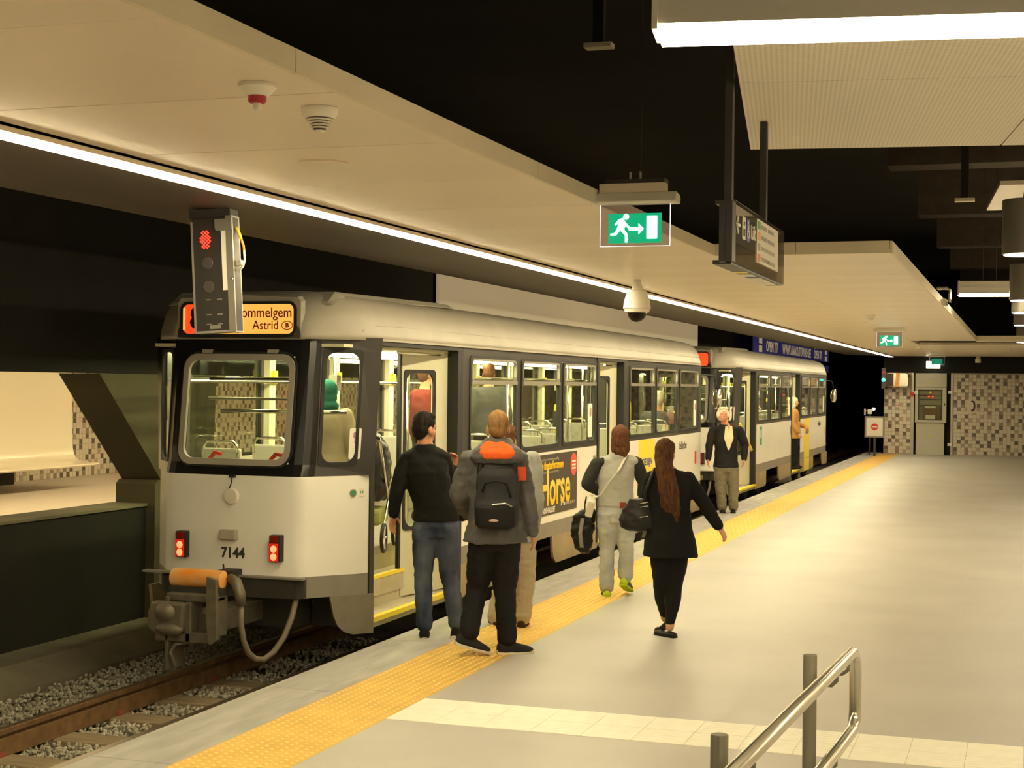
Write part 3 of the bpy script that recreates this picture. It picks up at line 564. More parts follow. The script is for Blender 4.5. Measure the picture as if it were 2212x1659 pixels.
MB().bb(-.24, .28, .02, .10, 1.10, 1.46).build('device_box', mat('brown_device', (.22, .13, .08), .6), ec); MB().bb(-.18, .14, -.0, .02, 1.42, 1.48).bb(-.15, .13, -.0, .02, 1.08, 1.21).build('paper_label', 'paper', ec)
for x in (-.06, .05): MB().lathe([(.022, 0), (.022, .02), (.01, .03)], 12, (x, .02, 1.775), Matrix.Rotation(R90, 3, 'X')).build('pilot_light', 'redled', ec)
for z in (2.24, .61, 1.90): MB().prism([(-.045, z-.03), (.025, z-.03), (-.01, z+.05)], 'Y', -.021, -.064 if z == 1.9 else -.023).build('warning_sign', 'yellow', ec)
for (x, z) in ((-.43, 1.89), (.56, 1.91), (.56, .33)): MB().bb(x-.06, x+.06, -.07, -.0, z-.04, z+.04).build('white_clip', 'paper', ec)
mr = thing('monitor_box', (-3.66, 47.6, 2.055), 'silver and orange rounded monitor box on the end wall by the tunnel', 'monitor')
MB().prism([(-.36, .06), (-.30, 0), (.30, 0), (.35, .04), (.33, .40), (.28, .43), (-.30, .43), (-.36, .36)], 'Y', 0, .35).build('case', 'steel', mr, bevel=.02)
MB().prism([(-.06, .005), (.07, .005), (.09, .425), (-.02, .425)], 'Y', -.004, .0).build('orange_band', 'orange', mr); MB().bb(-.34, -.1, -.004, 0, .02, .40).build('brown_band', 'wood_litbeam', mr)
fc = thing('fire_call_point', (-3.225, 47.97, 1.765), 'small red fire call point on the profile left of the cabinet', 'call point')
MB().bb(-.055, .055, -.06, 0, 0, .13).build('box', 'red', fc, bevel=.008); MB().bb(-.03, .03, -.064, -.06, .03, .09).build('glass_plate', 'redplastic', fc)
sk = thing('wall_sticker', (-3.66, 47.99, 1.44), 'tiny white and red notice on the mosaic pillar', 'notice')
MB().bb(-.05, .05, -.008, 0, 0, .1).build('plate', 'paper', sk); MB().bb(-.04, -.01, -.010, -.008, .02, .08).bb(.01, .04, -.010, -.008, .02, .08).build('print', 'red', sk)
ph = thing('phone_sign', (-1.48, 47.99, 1.30), 'pale square plate with black handset pictogram on the mosaic wall', 'sign')
MB().bb(-.14, .14, -.02, 0, 0, .40).build('plate', 'tile0', ph); MB().tube([(-.02, -.026, .35), (.05, -.026, .33), (.075, -.026, .21), (.05, -.026, .09), (-.02, -.026, .06)], [.03, .028, .024, .028, .03], 8).build('handset', 'ink', ph, smooth='all')
ne = thing('no_entry_sign', (-4.16, 46.0, .56), 'square white board with red no entry disc at the tunnel mouth', 'sign')
MB().bb(-.285, .285, 0, .04, 0, .62).build('frame', 'greyplastic', ne); f_ = MB().bb(-.235, .235, -.006, 0, .05, .57).build('face', 'paper', ne)
MB().lathe([(.10, .006), (.10, .010)], 28, (0, 0, .31), Matrix.Rotation(R90, 3, 'X')).build('red_disc', 'red', f_); MB().bb(-.078, .078, -.013, -.010, .293, .327).build('white_bar', 'paper', f_)
MB().bb(-.03, .03, .04, .08, -.56, .6).build('stand_post', 'darkplastic', ne)
gs = thing('tunnel_signal', (-4.02, 47.2, 2.0), 'small tunnel signal with lit green lamp at the platform end', 'signal')
MB().bb(-.06, .06, 0, .12, 0, .62).build('case', 'darkplastic', gs); MB().lathe([(.055, 0), (.055, .03), (.02, .05)], 16, (0, 0, .26), Matrix.Rotation(R90, 3, 'X')).build('green_lamp', 'greenled', gs)
MB().lathe([(.045, 0), (.045, .03)], 16, (0, 0, .48), Matrix.Rotation(R90, 3, 'X')).build('dark_lamp', 'redplastic', gs); MB().bb(-.05, .05, .12, .8, 0, .06).build('wall_bracket', 'darkplastic', gs)
tl = thing('tunnel_lamp', (-4.4, 47.0, 1.33), 'small white lamp cluster glowing in the tunnel mouth', 'lamp')
MB().ell((.12, 0, .05), (.05, .05, .045)).build('bulb', mat('tunnel_bulb', (.9, .9, .8), .4, emit=(1, .9, .7), es=5.0), tl, smooth='all'); MB().bb(-.16, -.12, 0, .05, -.14, .06).bb(-.06, .06, 0, .05, -.1, .04).bb(-.16, .1, .05, .08, -.02, .0).build('bracket', 'plastic', tl)
MB().bb(-.02, .02, .02, .06, -1.9, 0).build('post', 'darkplastic', tl)
# ================================================================== TRAM  (local: x to the platform, y forward, z above the rail head)
TX, TY0 = -5.85, 10.58
Wz = lambda z: z+.30                                        # platform-based height -> tram-local
SIDE_R = [(0, 0), (.375, .012), (.55, .03), (.622, .05), (.669, .085), (.700, .14), (.958, .44), (1.0, .54)]
LEN = 14.2
def half(off=0.0, inset=0.0):
    """right-hand outline rear centre -> front centre; off pushes the rear face forward"""
    a = [(max(0, x-inset), y+off*(1-min(1, y/.54))+inset*(1-min(1, y/.54))) for x, y in SIDE_R]
    return a+[(x, LEN-(y-off*(1-min(1, q/.54)))-off*(1-min(1, q/.54))) for (x, y), (_, q) in reversed(list(zip(a, SIDE_R)))]
def loop(off=0.0, inset=0.0):
    h = half(off, inset); return h+[(-x, y) for x, y in reversed(h)]
def roff(z): return 0.0 if z <= 1.268 else .03+.13*(z-1.268)/1.08      # the rear face leans forward above the waist
def shell(name, root, z0, z1, mats, t=.035, rear_only=False, pick=None, n0=None):
    """strip of wall following the outline outside the straight sides"""
    mb = MB()
    for ends in ('rear', 'front'):
        for sg_ in (1, -1):
            pts = SIDE_R
            for (xa, ya), (xb, yb) in zip(pts[:-1], pts[1:]):
                if pick and not pick(ends, sg_, xa, xb): continue
                q = []
                for z in (z0, z1):
                    o_ = roff(z)
                    for dd in (0, t):
                        for (x, y) in ((xa, ya), (xb, yb)):
                            yy = y+o_*(1-y/.54)+dd*(1-min(1, y/.54)); xx = max(0, x-dd*(.35 if x < .75 else 1)) if x > 0 else 0
                            if ends == 'front': yy = LEN-yy
                            q.append((sg_*xx, yy, Wz(z)))
                mb.add(q, [(0, 1, 5, 4), (2, 6, 7, 3), (0, 2, 3, 1), (4, 5, 7, 6)])
    o = mb.build(name, mats, root); bm = bmesh.new(); bm.from_mesh(o.data); bmesh.ops.remove_doubles(bm, verts=bm.verts, dist=.0005); bmesh.ops.recalc_face_normals(bm, faces=bm.faces); bm.to_mesh(o.data); bm.free()
    o.data.polygons.foreach_set('use_smooth', [True]*len(o.data.polygons)); o.data.set_sharp_from_angle(angle=math.radians(50)); return o
def side_cells(y0, y1, z0, z1, holes, x=1.0, t=.035):
    ys = sorted({y0, y1, *[h[0] for h in holes], *[h[1] for h in holes]}); zs = sorted({z0, z1, *[h[2] for h in holes], *[h[3] for h in holes]})
    ys = [y for y in ys if y0 <= y <= y1]; zs = [z for z in zs if z0 <= z <= z1]; mb = MB(); s = 1 if x > 0 else -1
    for a, b in zip(ys[:-1], ys[1:]):
        for c, d in zip(zs[:-1], zs[1:]):
            my, mz = (a+b)/2, (c+d)/2
            if any(h[0] < my < h[1] and h[2] < mz < h[3] for h in holes): continue
            mb.bb(x-s*t, x, a, b, Wz(c), Wz(d))
    return mb
def ring(mapf, w_, h_, r, border, thick, cx, cz, rout=None):
    inn = rrect(w_, h_, r, 6, cx, cz); out = rrect(w_+2*border, h_+2*border, rout if rout is not None else r+border, 6, cx, cz); mb = MB(); n = len(inn)
    L = [[mapf(a, b, d) for a, b in p] for p, d in ((out, 0), (out, thick), (inn, thick), (inn, -.01))]
    return mb.loft(L+[L[0]], False)
def plate(mapf, poly, d0, d1):
    return MB().loft([[mapf(a, b, d0) for a, b in poly], [mapf(a, b, d1) for a, b in poly]])
side_map = lambda s, z, d: (1.0+d, s, Wz(z))
left_map = lambda s, z, d: (-1.0-d, s, Wz(z))
rear_map = lambda s, z, d: (s, roff(z)-d+.02*abs(s)**2, Wz(z))
_ta, _tb = Vector((.700, .14, 0)), Vector((.958, .44, 0))
def taper_map(s, z, d):
    """s from 0 at the rear end of the slanted corner to about .34 at its front end"""
    o_ = roff(z); a = Vector((_ta.x, _ta.y+o_*(1-.14/.54), 0)); b = Vector((_tb.x, _tb.y+o_*(1-.44/.54), 0)); u = (b-a).normalized(); nrm = Vector((u.y, -u.x, 0))
    p = a+u*s+nrm*d; return (p.x, p.y, Wz(z))

def seat(root, x, y, face=1, blue=True):
    s = MB().prism([(-.19*face, .42), (.20*face, .44), (.22*face, .47), (-.17*face, .46), (-.235*face, .88), (-.28*face, .88), (-.22*face, .44)], 'X', x-.20, x+.20)
    s.v = [(a, y+b, c+Wz(.55)) for a, b, c in s.v]; so = s.build('seat', 'seatshell', root, bevel=.02)
    c_ = MB().prism([(-.15*face, .465), (.19*face, .478), (.19*face, .495), (-.15*face, .487)], 'X', x-.17, x+.17).prism([(-.172*face, .53), (-.155*face, .53), (-.210*face, .82), (-.222*face, .82)], 'X', x-.16, x+.16)
    c_.v = [(a, y+b, c+Wz(.55)) for a, b, c in c_.v]; c_.build('cushion', 'seatblue', so)
    hd = [(x-.17, y-.26*face, Wz(1.35)), (x-.17, y-.27*face, Wz(1.45)), (x-.13, y-.275*face, Wz(1.49)), (x+.13, y-.275*face, Wz(1.49)), (x+.17, y-.27*face, Wz(1.45)), (x+.17, y-.26*face, Wz(1.35))]
    MB().tube(hd, .014, 8).build('grab_handle', 'chrome', so, smooth='all')
    MB().tube([(x, y, Wz(.5)), (x, y, Wz(.98))], .03, 8).build('leg', 'chrome', so)

def make_tram(label):
    T_ = thing('tram', (TX, TY0, ZR), label, 'tram')
    zs0, zs1, zt0, zt1 = .33, .495, 1.268, 2.355
    wins = [(2.84, 4.24), (4.38, 5.76), (5.88, 7.27), (8.94, 10.36), (10.48, 11.86), (12.0, 13.42)]
    D1, D2 = (.62, 2.56), (7.42, 8.69)
    wz = (1.325, 2.255); doors = [(*D1, -.3, 2.31), (*D2, -.3, 2.31)]
    # -- outer walls
    for e_ in ('rear', 'front'): shell('white_end_panel', T_, zs1, zt0, 'white', pick=lambda e, s, xa, xb: e == e_)
    side_cells(.54, LEN-.54, zs1, zt0, doors).build('white_side_panel', 'white', T_); side_cells(.54, LEN-.54, zs1, zt0, [], -1.0).build('white_side_panel', 'white', T_)
    for e_, s_ in (('rear', 1), ('rear', -1), ('front', 0)): shell('grey_bumper_strip', T_, zs0, zs1, 'greystripe', pick=lambda e, s, xa, xb: e == e_ and (e == 'front' or (s == s_ and xa >= .6)))
    side_cells(.54, LEN-.54, zs0, zs1, doors).build('grey_side_strip', 'greystripe', T_); side_cells(.54, LEN-.54, zs0, zs1, [], -1.0).build('grey_side_strip', 'greystripe', T_)
    holes = [(a+.01, b-.01, *wz) for a, b in wins]
    side_cells(.54, LEN-.54, zt0, zt1, holes+doors).build('dark_window_band', 'band', T_)
    lw = [(.9+i*1.42, .9+i*1.42+1.30) for i in range(9)]
    side_cells(.54, LEN-.54, zt0, zt1, [(a+.01, b-.01, *wz) for a, b in lw], -1.0).build('dark_window_band', 'band', T_)
    # rear face: band built around the rear window and the two corner windows
    rw = (-.50, .50, 1.36, 2.20); mb = MB()
    xs = [-.700, -.669, -.622, -.55, -.50, -.375, 0, .375, .50, .55, .622, .669, .700]
    yy = lambda x: np.interp(abs(x), [p[0] for p in SIDE_R], [p[1] for p in SIDE_R])
    for a, b in zip(xs[:-1], xs[1:]):
        for c, d in ((zt0, rw[2]), (rw[2], rw[3]), (rw[3], zt1)):
            if rw[0] <= a and b <= rw[1] and c == rw[2]: continue
            P = lambda x, z, t: (x*(1-.2*t), yy(x)+roff(z)*(1-yy(x)/.54)+t, Wz(z))
            mb.add([P(a, c, 0), P(b, c, 0), P(b, d, 0), P(a, d, 0), P(a, c, .035), P(b, c, .035), P(b, d, .035), P(a, d, .035)], [(0, 1, 2, 3), (7, 6, 5, 4), (0, 1, 5, 4), (3, 2, 6, 7), (0, 3, 7, 4), (1, 2, 6, 5)])
    mb.build('dark_rear_band', 'rearband', T_)
    shell('dark_front_band', T_, zt0, zt1, 'band', pick=lambda e, s, xa, xb: e == 'front' and xa > .5); shell('dark_front_sill', T_, zt0, 1.40, 'band', pick=lambda e, s, xa, xb: e == 'front' and xa <= .5)
    TL = (_tb-_ta).length; cwin = (.025, TL-.05, 1.36, 2.245)
    for sg_ in (1, -1):
        tm = (lambda s, z, d: taper_map(s, z, d)) if sg_ > 0 else (lambda s, z, d: (-taper_map(s, z, d)[0],)+tuple(taper_map(s, z, d)[1:]))
        m2 = MB()
        for s0, s1, c, d in ((0, TL+.12, zt0, cwin[2]), (0, TL+.12, cwin[3], zt1), (0, cwin[0], cwin[2], cwin[3]), (cwin[1], TL+.12, cwin[2], cwin[3])):
            m2.loft([[tm(s0, c, 0), tm(s1, c, 0), tm(s1, d, 0), tm(s0, d, 0)], [tm(s0, c, -.03), tm(s1, c, -.03), tm(s1, d, -.03), tm(s0, d, -.03)]])
        m2.build('dark_corner_band', 'rearband' if sg_ < 0 else 'band', T_)
        cw = ring(tm, cwin[1]-cwin[0]-.03, cwin[3]-cwin[2]-.03, .085, .028, .008, (cwin[0]+cwin[1])/2, (cwin[2]+cwin[3])/2, .03).build('corner_window', 'rubber', T_)
        plate(tm, rrect(cwin[1]-cwin[0], cwin[3]-cwin[2], .06, 4, (cwin[0]+cwin[1])/2, (cwin[2]+cwin[3])/2), -.012, -.016).build('pane', 'glass', cw)
        if sg_ > 0:
            st_ = plate(tm, rrect(.105, .245, .018, 4, .33, 1.52), .001, .003).build('camera_notice', 'paper', cw)
            plate(tm, rrect(.045, .05, .014, 3, .333, 1.585), .003, .004).build('camera_drawing', mat('rose_ink', (.45, .20, .17), .6), st_)
            plate(tm, rrect(.026, .034, .008, 3, .338, 1.588), .004, .005).build('camera_drawing', 'greyplastic', st_)
            plate(tm, rrect(.010, .045, .003, 2, .327, 1.545), .003, .004).build('camera_drawing', mat('rose_ink', (.45, .20, .17), .6), st_)
            for i in range(3): plate(tm, rrect(.055, .006, .001, 1, .33, 1.495-.014*i), .003, .0035).build('notice_line', 'fascia', st_)
            bt = MB().loft([[taper_map(.345+.030*math.cos(a), 1.133+.030*math.sin(a), d) for a in [2*math.pi*i/18 for i in range(18)]] for d in (0, .010)]).build('door_button', 'alu', T_)
            MB().loft([[taper_map(.345+.018*math.cos(a), 1.133+.018*math.sin(a), d) for a in [2*math.pi*i/14 for i in range(14)]] for d in (.010, .013)]).build('button_cap', 'greenink', bt)
            sk_ = plate(taper_map, rrect(.046, .062, .006, 2, .425, 1.137), .0, .002).build('door_sticker', 'paper', T_)
            plate(taper_map, [(.407, 1.137), (.419, 1.150), (.419, 1.124)], .002, .003).build('sticker_arrow', 'greenink', sk_); plate(taper_map, [(.443, 1.137), (.431, 1.124), (.431, 1.150)], .002, .003).build('sticker_arrow', 'greenink', sk_)
    fr = ring(rear_map, .95, .77, .085, .05, .022, 0, 1.78, .12).build('rear_window', 'greyframe', T_, smooth=True)
    ring(rear_map, 1.05, .87, .12, .018, .012, 0, 1.78, .14).build('rubber_seal', 'rubber', fr); plate(rear_map, rrect(.98, .80, .09, 5, 0, 1.78), -.012, -.017).build('pane', 'glass', fr)
    for x in (-.31, .31): plate(rear_map, rrect(.09, .03, .004, 2, x, 2.235), .0, .03).build('hinge', 'greyframe', fr)
    # -- side windows with hopper tops
    def window(mapf, a, b, nm='side_window'):
        cx, w_ = (a+b)/2, b-a-.02; cz, h_ = (wz[0]+wz[1])/2, wz[1]-wz[0]
        f = ring(mapf, w_-.05, h_-.05, .085, .035, .010, cx, cz, .045).build(nm, 'rubber', T_)
        hp_ = ring(mapf, w_-.09, .185, .05, .022, .018, cx, 2.125, .07).build('hopper_frame', 'alu', f, smooth=True)
        plate(mapf, rrect(w_-.03, .032, .004, 2, cx, 2.012), .0, .024).build('hopper_rail', 'alu', f)
        plate(mapf, rrect(w_-.02, h_-.02, .06, 4, cx, cz), -.014, -.018).build('pane', 'glass', f)
        return f
    for i, (a, b) in enumerate(wins):
        f = window(side_map, a, b)
        if i in (2, 5): plate(side_map, rrect(.16, .40, .02, 3, b-.19, 1.58), -.010, -.006).build('camera_notice', 'paper', f); plate(side_map, rrect(.08, .11, .03, 3, b-.19, 1.68), -.006, -.004).build('camera_drawing', mat('rose_ink', (.45, .20, .17), .6), f.children[-1])
    for a, b in lw: window(left_map, a, b)
    # -- roof
    secs = [(.10, .60, .16), (.14, .68, .27), (.24, .78, .345), (.36, .92, .385), (.54, 1.01, .40), (1.6, 1.015, .405), (LEN-1.6, 1.015, .405), (LEN-.66, 1.01, .395), (LEN-.42, .955, .37), (LEN-.24, .86, .31), (LEN-.12, .77, .20), (LEN-.06, .70, .08)]
    prof_ = [(1.0, 0), (1.0, .045), (.985, .10), (.965, .155), (.955, .19), (.93, .235), (.885, .29), (.80, .345), (.66, .378), (.40, .395), (0, .40)]
    rings = [[(sx*x*hw, y, Wz(2.335)+z*ht/.40) for sx, L_ in ((1, prof_), (-1, prof_[-2::-1])) for x, z in L_] for y, hw, ht in secs]
    MB().loft(rings, True).build('roof', 'roof', T_, smooth='all')
    rf = T_.children[-1]
    # drip rail, crease bead, hood
    for s in (1, -1):
        if s > 0: MB().bb(s*1.0, s*1.03, .60, LEN-.70, Wz(2.335), Wz(2.352)).build('drip_rail', 'roof', rf)
        bead = [(s*.985, 2.2, 2.462), (s*.985, 1.1, 2.462), (s*.985, .68, 2.455), (s*.975, .52, 2.435), (s*.965, .47, 2.41), (s*.985, .52, 2.375), (s*1.012, 2.2, 2.362)]
        MB().tube([(x, y, Wz(z)) for x, y, z in bead], .006, 6).build('panel_bead', 'roof', rf); MB().tube([(s*.986, 2.2, Wz(2.462)), (s*.986, LEN-.7, Wz(2.462))], .006, 6).build('panel_bead', 'roof', rf)
    hood = [[(-.58, .10, 2.62), (-.55, .10, 2.655), (0, .09, 2.675), (.55, .10, 2.655), (.58, .10, 2.62)], [(-.60, .14, 2.63), (-.57, .14, 2.67), (0, .14, 2.69), (.57, .14, 2.67), (.60, .14, 2.63)]]
    MB().loft([[(x, y, Wz(z)) for x, y, z in r_]+[(x, y, Wz(2.33)) for x, y, z in (r_[-1], r_[0])] for r_ in hood]).build('sign_housing', 'roof', rf)
    MB().loft([[(sx*.80, y, Wz(z0_)) for sx in (-1, 1)]+[(.74, y, Wz(z1_)), (-.74, y, Wz(z1_))] for y, z0_, z1_ in ((.27, 2.60, 2.63), (.40, 2.66, 2.715), (2.6, 2.70, 2.745), (2.9, 2.70, 2.74))]).build('equipment_cover', 'roof', rf, bevel=.01)
    # destination box in the roof end
    ds_ = ring(lambda s, z, d: (s, .10-d, Wz(z)), 1.05, .232, .05, .022, .020, 0, 2.488, .07).build('destination_sign', 'rubber', T_)
    dm = lambda s, z, d: (s, .098-d, Wz(z))
    L_ = [(-.53, -.12), (-.20, -.12), (-.20, .12), (-.53, .12)]
    plate(dm, [(a, 2.488+b) for a, b in L_], 0, .004).build('red_field', 'signred', ds_); plate(dm, [(-.20, 2.368), (.53, 2.368), (.53, 2.608), (-.20, 2.608)], 0, .004).build('yellow_field', 'signyel', ds_)
    MB().bb(-.522, -.506, .085, .098, Wz(2.40), Wz(2.58)).build('light_gap', 'signyel', ds_)
    # -- tail lamps, reversing lamp, cap
    for x in (-.44, .44):
        tl_ = MB().bb(x-.050, x+.050, -.045, .03, Wz(.615), Wz(.82)).build('tail_lamp', 'rubber', T_, bevel=.006)
        MB().bb(x-.044, x+.040, -.058, -.045, Wz(.62), Wz(.758)).build('lit_lens', 'tail', tl_, bevel=.006); MB().bb(x-.044, x+.040, -.056, -.045, Wz(.762), Wz(.815)).build('dark_lens', 'taildark', tl_, bevel=.006)
        for z in (.655, .715): MB().lathe([(.030, 0), (.022, .008), (.004, .010)], 14, (x, -.057, Wz(z)), Matrix.Rotation(R90, 3, 'X')).build('bulb', 'tailhot', tl_, smooth='all')
    rl = MB().bb(-.075, .075, -.05, .03, Wz(.765), Wz(.845)).build('reversing_lamp', 'greyframe', T_, bevel=.01); MB().bb(-.065, .045, -.056, -.05, Wz(.775), Wz(.835)).build('lens', mat('frosted_lens', (.42, .36, .30), .25), rl, bevel=.008)
    cp = MB().lathe([(.064, 0), (.064, .02), (.056, .03), (.0005, .032)], 26, (.02, .0, Wz(1.105)), Matrix.Rotation(R90, 3, 'X')).build('round_cap', 'plastic', T_, smooth=True)
    MB().tube([(.025, -.015, Wz(1.262)), (.03, -.03, Wz(1.23)), (.02, -.03, Wz(1.19)), (.0, -.02, Wz(1.165))], .005, 6).bb(-.005, .05, -.02, .01, Wz(1.25), Wz(1.272)).build('cap_cable', 'rubber', cp)
    # -- bumper and underside
    bp = MB()
    for (xa, ya), (xb, yb) in zip(SIDE_R[:4], SIDE_R[1:5]):
        for s in (1, -1): bp.add([(s*x, y+d, Wz(z)) for z in (.335, .490) for x, y in ((xa, ya), (xb, yb)) for d in (-.05, .05)], [(0, 2, 6, 4), (1, 5, 7, 3), (0, 1, 3, 2), (4, 6, 7, 5), (2, 3, 7, 6), (0, 4, 5, 1)])
    bp.build('rear_bumper', 'under', T_); MB().bb(-.80, .70, -.055, .02, Wz(.485), Wz(.500)).build('bumper_lip', 'greystripe', T_)
    MB().bb(-.82, .42, .35, LEN-.35, Wz(.05), Wz(.48)).build('underframe', 'under', T_)
    def skirt(y0, y1, s, ra=.0, rb=.0):
        def corner(yc, r, d): return [(yc+d*r*(1-math.sin(a)), Wz(.02)+r*(1-math.cos(a))*1.25) for a in [math.pi/2*i/6 for i in range(7)]] if r else [(yc, Wz(.02))]
        poly = [(y0, Wz(.33)), (y1, Wz(.33))]
        if rb: poly += [(y1, Wz(.10)), (y1-.03, Wz(.05)), (y1-.09, Wz(.02))]
        else: poly += [(y1, Wz(.02))]
        if ra: poly += [(y0+.16, Wz(.02)), (y0+.07, Wz(.08)), (y0+.03, Wz(.16)), (y0+.01, Wz(.28))]
        else: poly += [(y0, Wz(.02))]
        MB().prism(poly, 'X', s*.97, s*1.0).build('skirt_panel', 'greyskirt' if y0 < .7 and s > 0 else 'skirt', T_)
    plate(taper_map, [(.15, .33), (TL+.15, .33), (TL+.15, .02), (.36, .02), (.28, .045), (.22, .10), (.185, .18), (.165, .27)], -.03, 0).build('skirt_panel', 'greyskirt', T_)
    for a, b, ra, rb in ((2.60, 3.95, 0, 1), (5.55, 7.42, 1, 0), (8.69, 9.49, 0, 0), (9.50, 11.2, 0, 1), (12.85, 13.9, 1, 0)): skirt(a, b, 1, ra, rb)
    for a, b in ((.34, 3.9), (5.6, 11.2), (12.9, 13.9)): skirt(a, b, -1, 1, 1)
    for yb_ in (4.75, 12.05):
        bg = MB().bb(-.52, -.45, yb_-1.0, yb_+1.0, .22, .42).bb(.45, .52, yb_-1.0, yb_+1.0, .22, .42).bb(-.5, .5, yb_-.12, yb_+.12, .22, .40).build('bogie_frame', 'bogie', T_)
        for dy in (-.8, .8):
            for x in (-.5, .5): MB().lathe([(.10, -.05), (.30, -.055), (.31, -.045), (.31, .045), (.30, .055), (.10, .05)], 24, (x, yb_+dy, .31), 'X').build('wheel', 'bogie', bg, smooth=True)
            MB().tube([(-.5, yb_+dy, .31), (.5, yb_+dy, .31)], .06, 10).build('axle', 'bogie', bg)
    # coupler
    cpn = MB().bb(-.21, -.17, -.62, -.40, .14, .70).bb(.19, .23, -.62, -.40, .40, .70).bb(-.21, .23, -.60, -.44, .66, .72).bb(-.30, .2, -.62, -.44, .36, .44).bb(-.12, .12, -.5, .4, .40, .56).bb(-.03, .03, -.62, -.44, .36, .66).build('coupler_body', 'coupler', T_, bevel=.012)
    cpn2 = MB().prism([(-.30, .66), (.0, .66), (.0, .62), (-.02, .44), (-.26, .42), (-.33, .46), (-.33, .58)], 'Y', -.68, -.60).build('coupler_head', 'coupler', cpn, bevel=.02)
    MB().ell((-.17, -.66, .585), (.10, .06, .075)).ell((-.14, -.66, .46), (.13, .05, .05)).build('coupler_horn', 'coupler', cpn, smooth='all')
    MB().prism([(.19, .86), (.27, .84), (.28, .40), (.22, .36), (.19, .50)], 'Y', -.66, -.62).build('coupler_lever', 'coupler', cpn)
    MB().lathe([(.055, -.23), (.068, -.225), (.072, 0), (.068, .225), (.055, .23)], 20, (0, -.47, .82), 'X').build('orange_drum', 'orange', T_, smooth=True)
    MB().bb(-.23, .23, -.53, -.42, .70, .76).build('drum_cradle', 'under', T_)
    MB().tube([(.0, -.55, .36), (-.12, -.6, .34), (-.15, -.62, .28), (-.09, -.64, .18)], .017, 8).build('hook', 'coupler', cpn, smooth='all')
    MB().tube([(.24, -.40, .83), (.31, -.42, .80), (.36, -.44, .72), (.37, -.44, .64)], [.032, .045, .045, .04], 10).build('hose_elbow', 'coupler', T_, smooth='all')
    MB().tube([(.36, -.43, .66), (.36, -.42, .48), (.375, -.40, .36), (.40, -.37, .27), (.44, -.33, .22), (.49, -.28, .21), (.54, -.21, .26), (.58, -.12, .36), (.60, -.03, .50), (.60, .06, .66)], .024, 8).build('hose', 'hose', T_, smooth='all')
    MB().bb(-.02, .12, -.16, .0, Wz(.47), Wz(.545)).tube([(.02, -.12, Wz(.54)), (.02, -.13, Wz(.59))], .008, 6).build('coupler_bracket', 'under', T_)
    # -- interior
    fz = .55
    fl = MB().bb(-.96, .96, .12, LEN-.12, Wz(.48), Wz(fz)) if False else MB()
    for a, b, c in ((.19, D1[0], .96), (D1[0], D1[1], .46), (D1[1], D2[0], .96), (D2[0], D2[1], .46), (D2[1], LEN-.14, .96)):
        w0 = .62 if a < .2 else c; fl.bb(-.94 if a > .2 else -.62, w0, a, b, Wz(.48), Wz(fz))
    fl.build('cabin_floor', 'tramfloor', T_)
    for a, b in (D1, D2):
        s1 = MB().bb(.44, .74, a, b, Wz(.20), Wz(.345)).build('step', 'stepm', T_); MB().bb(.70, .745, a, b, Wz(.345), Wz(.375)).build('nosing', 'yellow', s1)
        s2 = MB().bb(.70, 1.0, a, b, Wz(.04), Wz(.115)).build('step', 'stepm', T_); MB().bb(.96, 1.02, a-.02, b+.02, Wz(.085), Wz(.125)).build('nosing', 'yellow', s2)
        MB().bb(.435, .46, a, b, Wz(.34), Wz(.55)).bb(.715, .73, a, b, Wz(.115), Wz(.345)).build('riser', 'stepm', T_)
        MB().bb(.46, .95, a-.03, a, Wz(.04), Wz(fz)).build('stairwell_cheek', 'under', T_); MB().bb(.46, .97, b, b+.03, Wz(.04), Wz(fz)).build('stairwell_cheek', 'inner', T_)
        MB().bb(.93, 1.012, a-.065, a+.02, Wz(.09), Wz(2.32)).build('door_post', 'rubber', T_); MB().bb(.86, 1.008, b-.04, b+.09, Wz(.06), Wz(2.32)).build('door_post', 'rubber', T_)
        MB().bb(.90, 1.015, a-.10, b+.10, Wz(2.30), Wz(2.352)).build('door_header', 'rubber', T_); MB().tube([(.86, a+.75, Wz(2.26)), (.86, b-.12, Wz(2.26))], .014, 8).build('door_rod', 'chrome', T_)
        # folded leaf, hinged at the front post
        wl_ = min(.72, (b-a)*.62); A = math.radians(14); hy, hx = b-.05, .90
        lm = lambda s, z, d: (hx-s*math.sin(A)+d*math.cos(A), hy-s*math.cos(A)-d*math.sin(A), Wz(z))
        lf_ = MB(); g0, g1, k0, k1 = .22, wl_-.05, .72, 2.10
        for s0, s1, c, d in ((0, g0, .13, 2.27), (g1, wl_, .13, 2.27), (g0, g1, .13, k0), (g0, g1, k1, 2.27)): lf_.loft([[lm(s0, c, 0), lm(s1, c, 0), lm(s1, d, 0), lm(s0, d, 0)], [lm(s0, c, -.03), lm(s1, c, -.03), lm(s1, d, -.03), lm(s0, d, -.03)]])
        lf_ = lf_.build('door_leaf', 'doorleaf', T_)
        ring(lm, g1-g0-.02, k1-k0-.02, .10, .03, .010, (g0+g1)/2, (k0+k1)/2, .04).build('window_seal', 'rubber', lf_); plate(lm, rrect(g1-g0, k1-k0, .08, 4, (g0+g1)/2, (k0+k1)/2), -.014, -.018).build('pane', 'glass', lf_)
        MB().loft([[lm(wl_, .13, .006), lm(wl_+.03, .13, .006), lm(wl_+.03, 2.27, .006), lm(wl_, 2.27, .006)], [lm(wl_, .13, -.03), lm(wl_+.03, .13, -.03), lm(wl_+.03, 2.27, -.03), lm(wl_, 2.27, -.03)]]).build('edge_rubber', 'rubber', lf_)
        MB().tube([(.80, a+.06, Wz(1.25)), (.82, a+.07, Wz(1.22)), (.86, a+.30, Wz(.90)), (.84, a+.32, Wz(.86))], .018, 8).build('yellow_grab_bar', 'yellow', T_, smooth='all') if a > 3 else None
